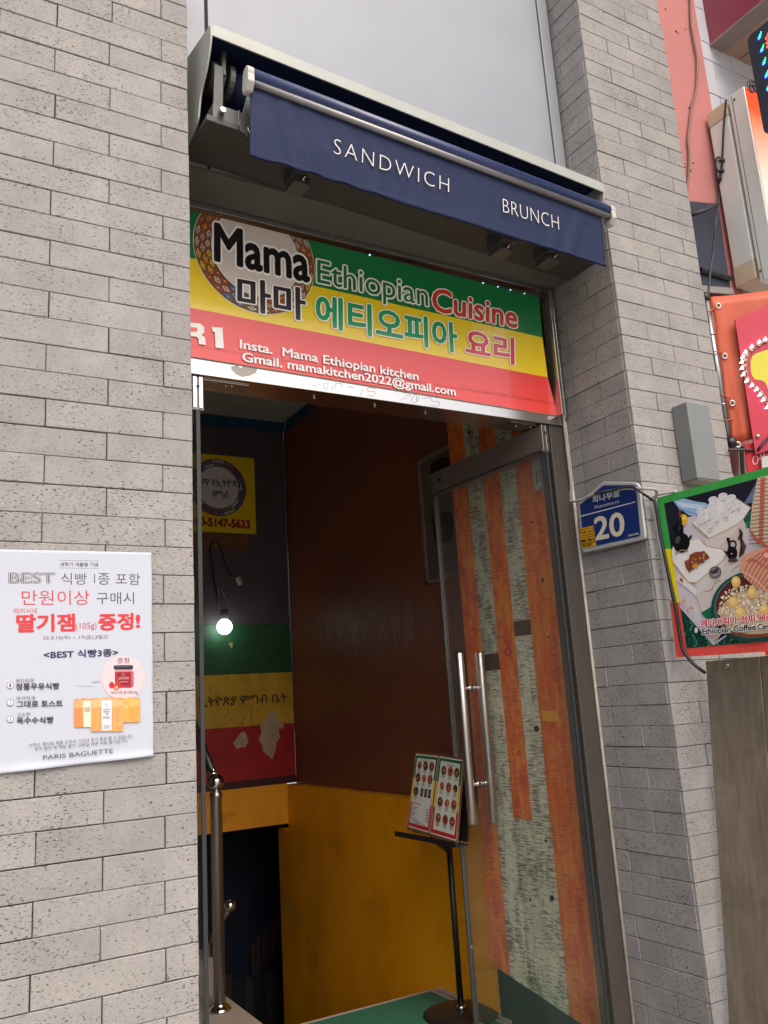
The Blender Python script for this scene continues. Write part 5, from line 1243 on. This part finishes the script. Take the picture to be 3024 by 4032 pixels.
cable('cable', [onx('g', *q, 1.700) for q in ((730,425),(790,400),(860,385),(930,372))], .0045, pm('white_cable', (196, 194, 188), .5), 'short white cable along the top corner of the picture board')
# thin second wire on the sign corner
cable('cable', [onx('e', *q, 1.645) for q in ((1335,760),(1350,830),(1352,900),(1372,1000),(1395,1090),(1412,1140))], .0034, CABLE, 'thin grey wire hanging down the right end of the striped sign')
# ================================================================== paper poster on the left wall
YP = -.0035
pp_ = thing('paper_poster', 'white paper bakery poster in Korean taped on the left brick wall', 'poster', (-.35, YP, 1.2))
F = Flat((0, YP, 0), (1, 0, 0), (0, 0, 1)); F.Nn = Vector((0, -1, 0))
pc4 = [F.p('h', *q) for q in ((-14, 122), (1162, 148), (1176, 1711), (-14, 1848))]
PAPW = pm('white_paper', (199, 205, 218), .7, var=.02, vs=3, bmp=.4, bs=3.2, spec=.3)
def curl(a, b):      # the paper stands off the bricks along its right and lower edges
    r1 = max(0, (a - .955) / .045); r2 = max(0, (b - .955) / .045)
    return .0045 * r1 ** 2 * (.4 + .6 * math.sin(b * 9) ** 2) + .007 * r2 ** 2 * (.3 + .7 * math.sin(a * 5 + .6) ** 2)
NX, NZ = 60, 80; vs = []; fs = []
for j in range(NZ + 1):
    for i in range(NX + 1):
        a, b = i / NX, j / NZ
        u = (pc4[0][0]*(1-a)+pc4[1][0]*a)*(1-b)+(pc4[3][0]*(1-a)+pc4[2][0]*a)*b; v = (pc4[0][1]*(1-a)+pc4[1][1]*a)*(1-b)+(pc4[3][1]*(1-a)+pc4[2][1]*a)*b
        vs.append((u, YP + .0005 - curl(a, b), v))
for j in range(NZ):
    for i in range(NX): k = j * (NX + 1) + i; fs.append((k, k + NX + 1, k + NX + 2, k + 1))
mb = MB(); mb.smooth = True; mb.add(vs, fs); psh = mb.build('sheet', PAPW, pp_); sdp = psh.modifiers.new('Solid', 'SOLIDIFY'); sdp.thickness = .0003; sdp.offset = 1
PPR = F
GY, RD, NV, BW = (84, 80, 78), (220, 62, 66), (36, 40, 84), (112, 106, 100)
T = lambda s_, BL, BR, TL, c, b=0.0, cap=False, **k: F.text(s_, 'h', BL, BR, TL, c, b, cap, **k)
F.line('h', [(447,207),(765,212)], .0007, BW); F.line('h', [(447,266),(765,269)], .0007, BW)
T('새학기 새출발 기념', (460,254), (753,256), (460,222), (74,70,70), .01)
T('BEST', (72,381), (418,381), (72,305), GY, .02, True, outline=.045, ocol=GY); F.text('BEST', 'h', (72,381), (418,381), (72,305), (226,228,236), .012, True); F.text('BEST', 'h', (72,381), (418,381), (72,305), GY, -.018, True)
T('식빵', (468,395), (668,395), (468,303), GY, -.008); T('I', (722,384), (730,384), (722,310), GY, -.01, True); T('종', (752,395), (845,395), (752,305), GY, -.008); T('포함', (888,393), (1078,395), (888,305), GY, -.008)
T('만원이상', (166,552), (690,550), (166,436), RD, -.006); T('구매시', (740,545), (1030,543), (740,452), GY, -.006)
T('레피시에', (104,618), (284,616), (104,577), RD, -.008)
T('딸기잼', (130,760), (572,750), (130,626), RD, .034); T('(105g)', (582,734), (742,728), (582,690), RD, -.006, True); T('증정', (760,745), (1022,738), (760,620), RD, .034); T('!', (1046,722), (1074,722), (1046,628), RD, .02, True)
T('23.3.15(수) ~ 17(금),3일간', (330,823), (832,815), (330,786), BW, -.004)
T('<BEST 식빵3종>', (337,964), (906,944), (337,904), NV, .022)
F.ell('h', 946, 1110, 168, 170, (240, 208, 212), 48)
T('증정', (900,1002), (992,998), (900,959), NV, .008)
F.poly('h', [(888,1044),(1010,1044),(1026,1070),(1026,1170),(1010,1188),(895,1188),(882,1170),(882,1070)], (176, 50, 66)); F.poly('h', [(886,1046),(1012,1044),(1020,1062),(880,1064)], (214, 150, 156)); F.poly('h', [(872,1020),(884,1014),(1012,1012),(1022,1020),(1022,1040),(1012,1047),(884,1047),(872,1040)], (44, 42, 64)); F.poly('h', [(884,1022),(1010,1018),(1010,1024),(884,1028)], (110,110,130))
F.poly('h', [(905,1075),(1000,1072),(1002,1165),(906,1168)], (150, 28, 48)); F.ell('h', 948, 1088, 13, 13, (210,150,156)); F.ell('h', 948, 1088, 10, 10, (150,28,48)); T('EPICERI', (912,1124), (990,1120), (912,1108), (226,190,194), .0, True); F.poly('h', [(916,1140),(986,1137),(986,1142),(916,1145)], (206,160,166)); F.poly('h', [(1008,1060),(1020,1070),(1018,1165),(1008,1178)], (206, 110, 120))
for x, y, r__ in ((858,1168,22),(905,1158,24),(893,1184,22)): F.ell('h', x, y, r__, r__*1.05, (214, 44, 44)); F.poly('h', [(x-12,y-22),(x,y-30),(x+12,y-22),(x,y-14)], (70,120,60))
F.ell('h', 893, 1186, 13, 15, (240, 170, 160))
T('레피시에 딸기잼105g', (854,1240), (1057,1236), (854,1213), (96,84,90), .0)
F.line('h', [(578,1168),(650,1170),(715,1172)], .0012, (214,206,206)); F.line('h', [(707,1142),(768,1136)], .0028, (190,194,204))
for y, n_, s1_, s2_, (a1, a2), (b1_, b2_) in ((1168,'1','부드러운','정통우유식빵',(122,263),(122,455)),(1302,'2','바삭하게','그대로 토스트',(127,268),(127,480)),(1428,'3','고소한','옥수수식빵',(127,233),(127,410))):
    F.ell('h', 78, y, 27, 26, GY, 30); F.ell('h', 78, y, 24, 23, (226,228,236), 30); T(n_, (71,y+14), (85,y+13), (71,y-13), GY, .0, True)
    T(s1_, (a1,y-18), (a2,y-21), (a1,y-50), GY, -.004); T(s2_, (b1_,y+37), (b2_,y+30), (b1_,y-14), (58,54,56), .022)
def loaf(x0, x1, yt, yb_, c1, c2, c3):
    w_ = x1 - x0; F.poly('h', [(x0,yt+22),(x0+w_*.08,yt+4),(x0+w_*.3,yt+8),(x0+w_*.45,yt-2),(x0+w_*.7,yt+6),(x0+w_*.92,yt),(x1,yt+18),(x1,yb_-16),(x1-8,yb_),(x0+6,yb_+2),(x0,yb_-10)], c1)
    F.poly('h', [(x0+4,yt+24),(x0+w_*.3,yt+12),(x0+w_*.6,yt+10),(x1-4,yt+22),(x1-6,yt+60),(x0+w_*.6,yt+76),(x0+w_*.3,yt+70),(x0+6,yt+84)], c2)
    for k in range(5): F.poly('h', [(x0+w_*(.08+.18*k),yt+80),(x0+w_*(.13+.18*k),yt+78),(x0+w_*(.12+.18*k),yb_-8),(x0+w_*(.07+.18*k),yb_-8)], c3)
loaf(568, 720, 1268, 1490, (232,150,90), (240,178,120), (226,138,76)); F.poly('h', [(636,1290),(700,1286),(698,1488),(640,1490)], (238,230,206))
loaf(930, 1076, 1262, 1452, (240,172,84), (244,190,110), (232,160,70)); F.poly('h', [(940,1290),(990,1288),(990,1450),(946,1452)], (236,176,86))
loaf(697, 948, 1262, 1522, (238,170,104), (242,190,134), (230,156,88)); F.poly('h', [(776,1286),(856,1282),(856,1512),(780,1516)], (230,230,238))
F.ell('h', 816, 1320, 11, 12, (110,110,130)); F.ell('h', 816, 1320, 8, 9, (230,230,238))
T('부드러운', (792,1362), (843,1360), (792,1348), (60,60,90), .02); T('정통우유', (792,1379), (843,1377), (792,1365), (60,60,90), .02); T('식빵', (806,1395), (830,1394), (806,1382), (60,60,90), .02)
for k in range(3): F.poly('h', [(790,1404+9*k),(842,1402+9*k),(842,1405+9*k),(790,1407+9*k)], (130,130,150)); F.poly('h', [(794,1478+9*k),(842,1475+9*k),(842,1478+9*k),(794,1481+9*k)], (130,130,150)); F.poly('h', [(648,1340+12*k),(690,1338+12*k),(690,1344+12*k),(648,1346+12*k)], (196,180,140)); F.poly('h', [(948,1320+12*k),(984,1318+12*k),(984,1324+12*k),(948,1326+12*k)], (250,220,160))
for x, y in ((908,1470),(1040,1424)): F.ell('h', x, y, 19, 15, (250,216,170)); F.ell('h', x, y, 17, 13, (238,170,104))
T('선착순 행사로 제품 소진시 기간내 조기 종료 될 수 있습니다', (220,1645), (1018,1572), (219,1615), GY, -.002)
T('추가 할인 및 적립 불가, 모바일 쿠폰 사용 불가합니다', (264,1675), (978,1608), (263,1645), GY, -.002)
T('PARIS BAGUETTE', (330,1740), (868,1686), (329,1706), (70,66,66), -.004, True)
F.build('print', PAPER, psh)
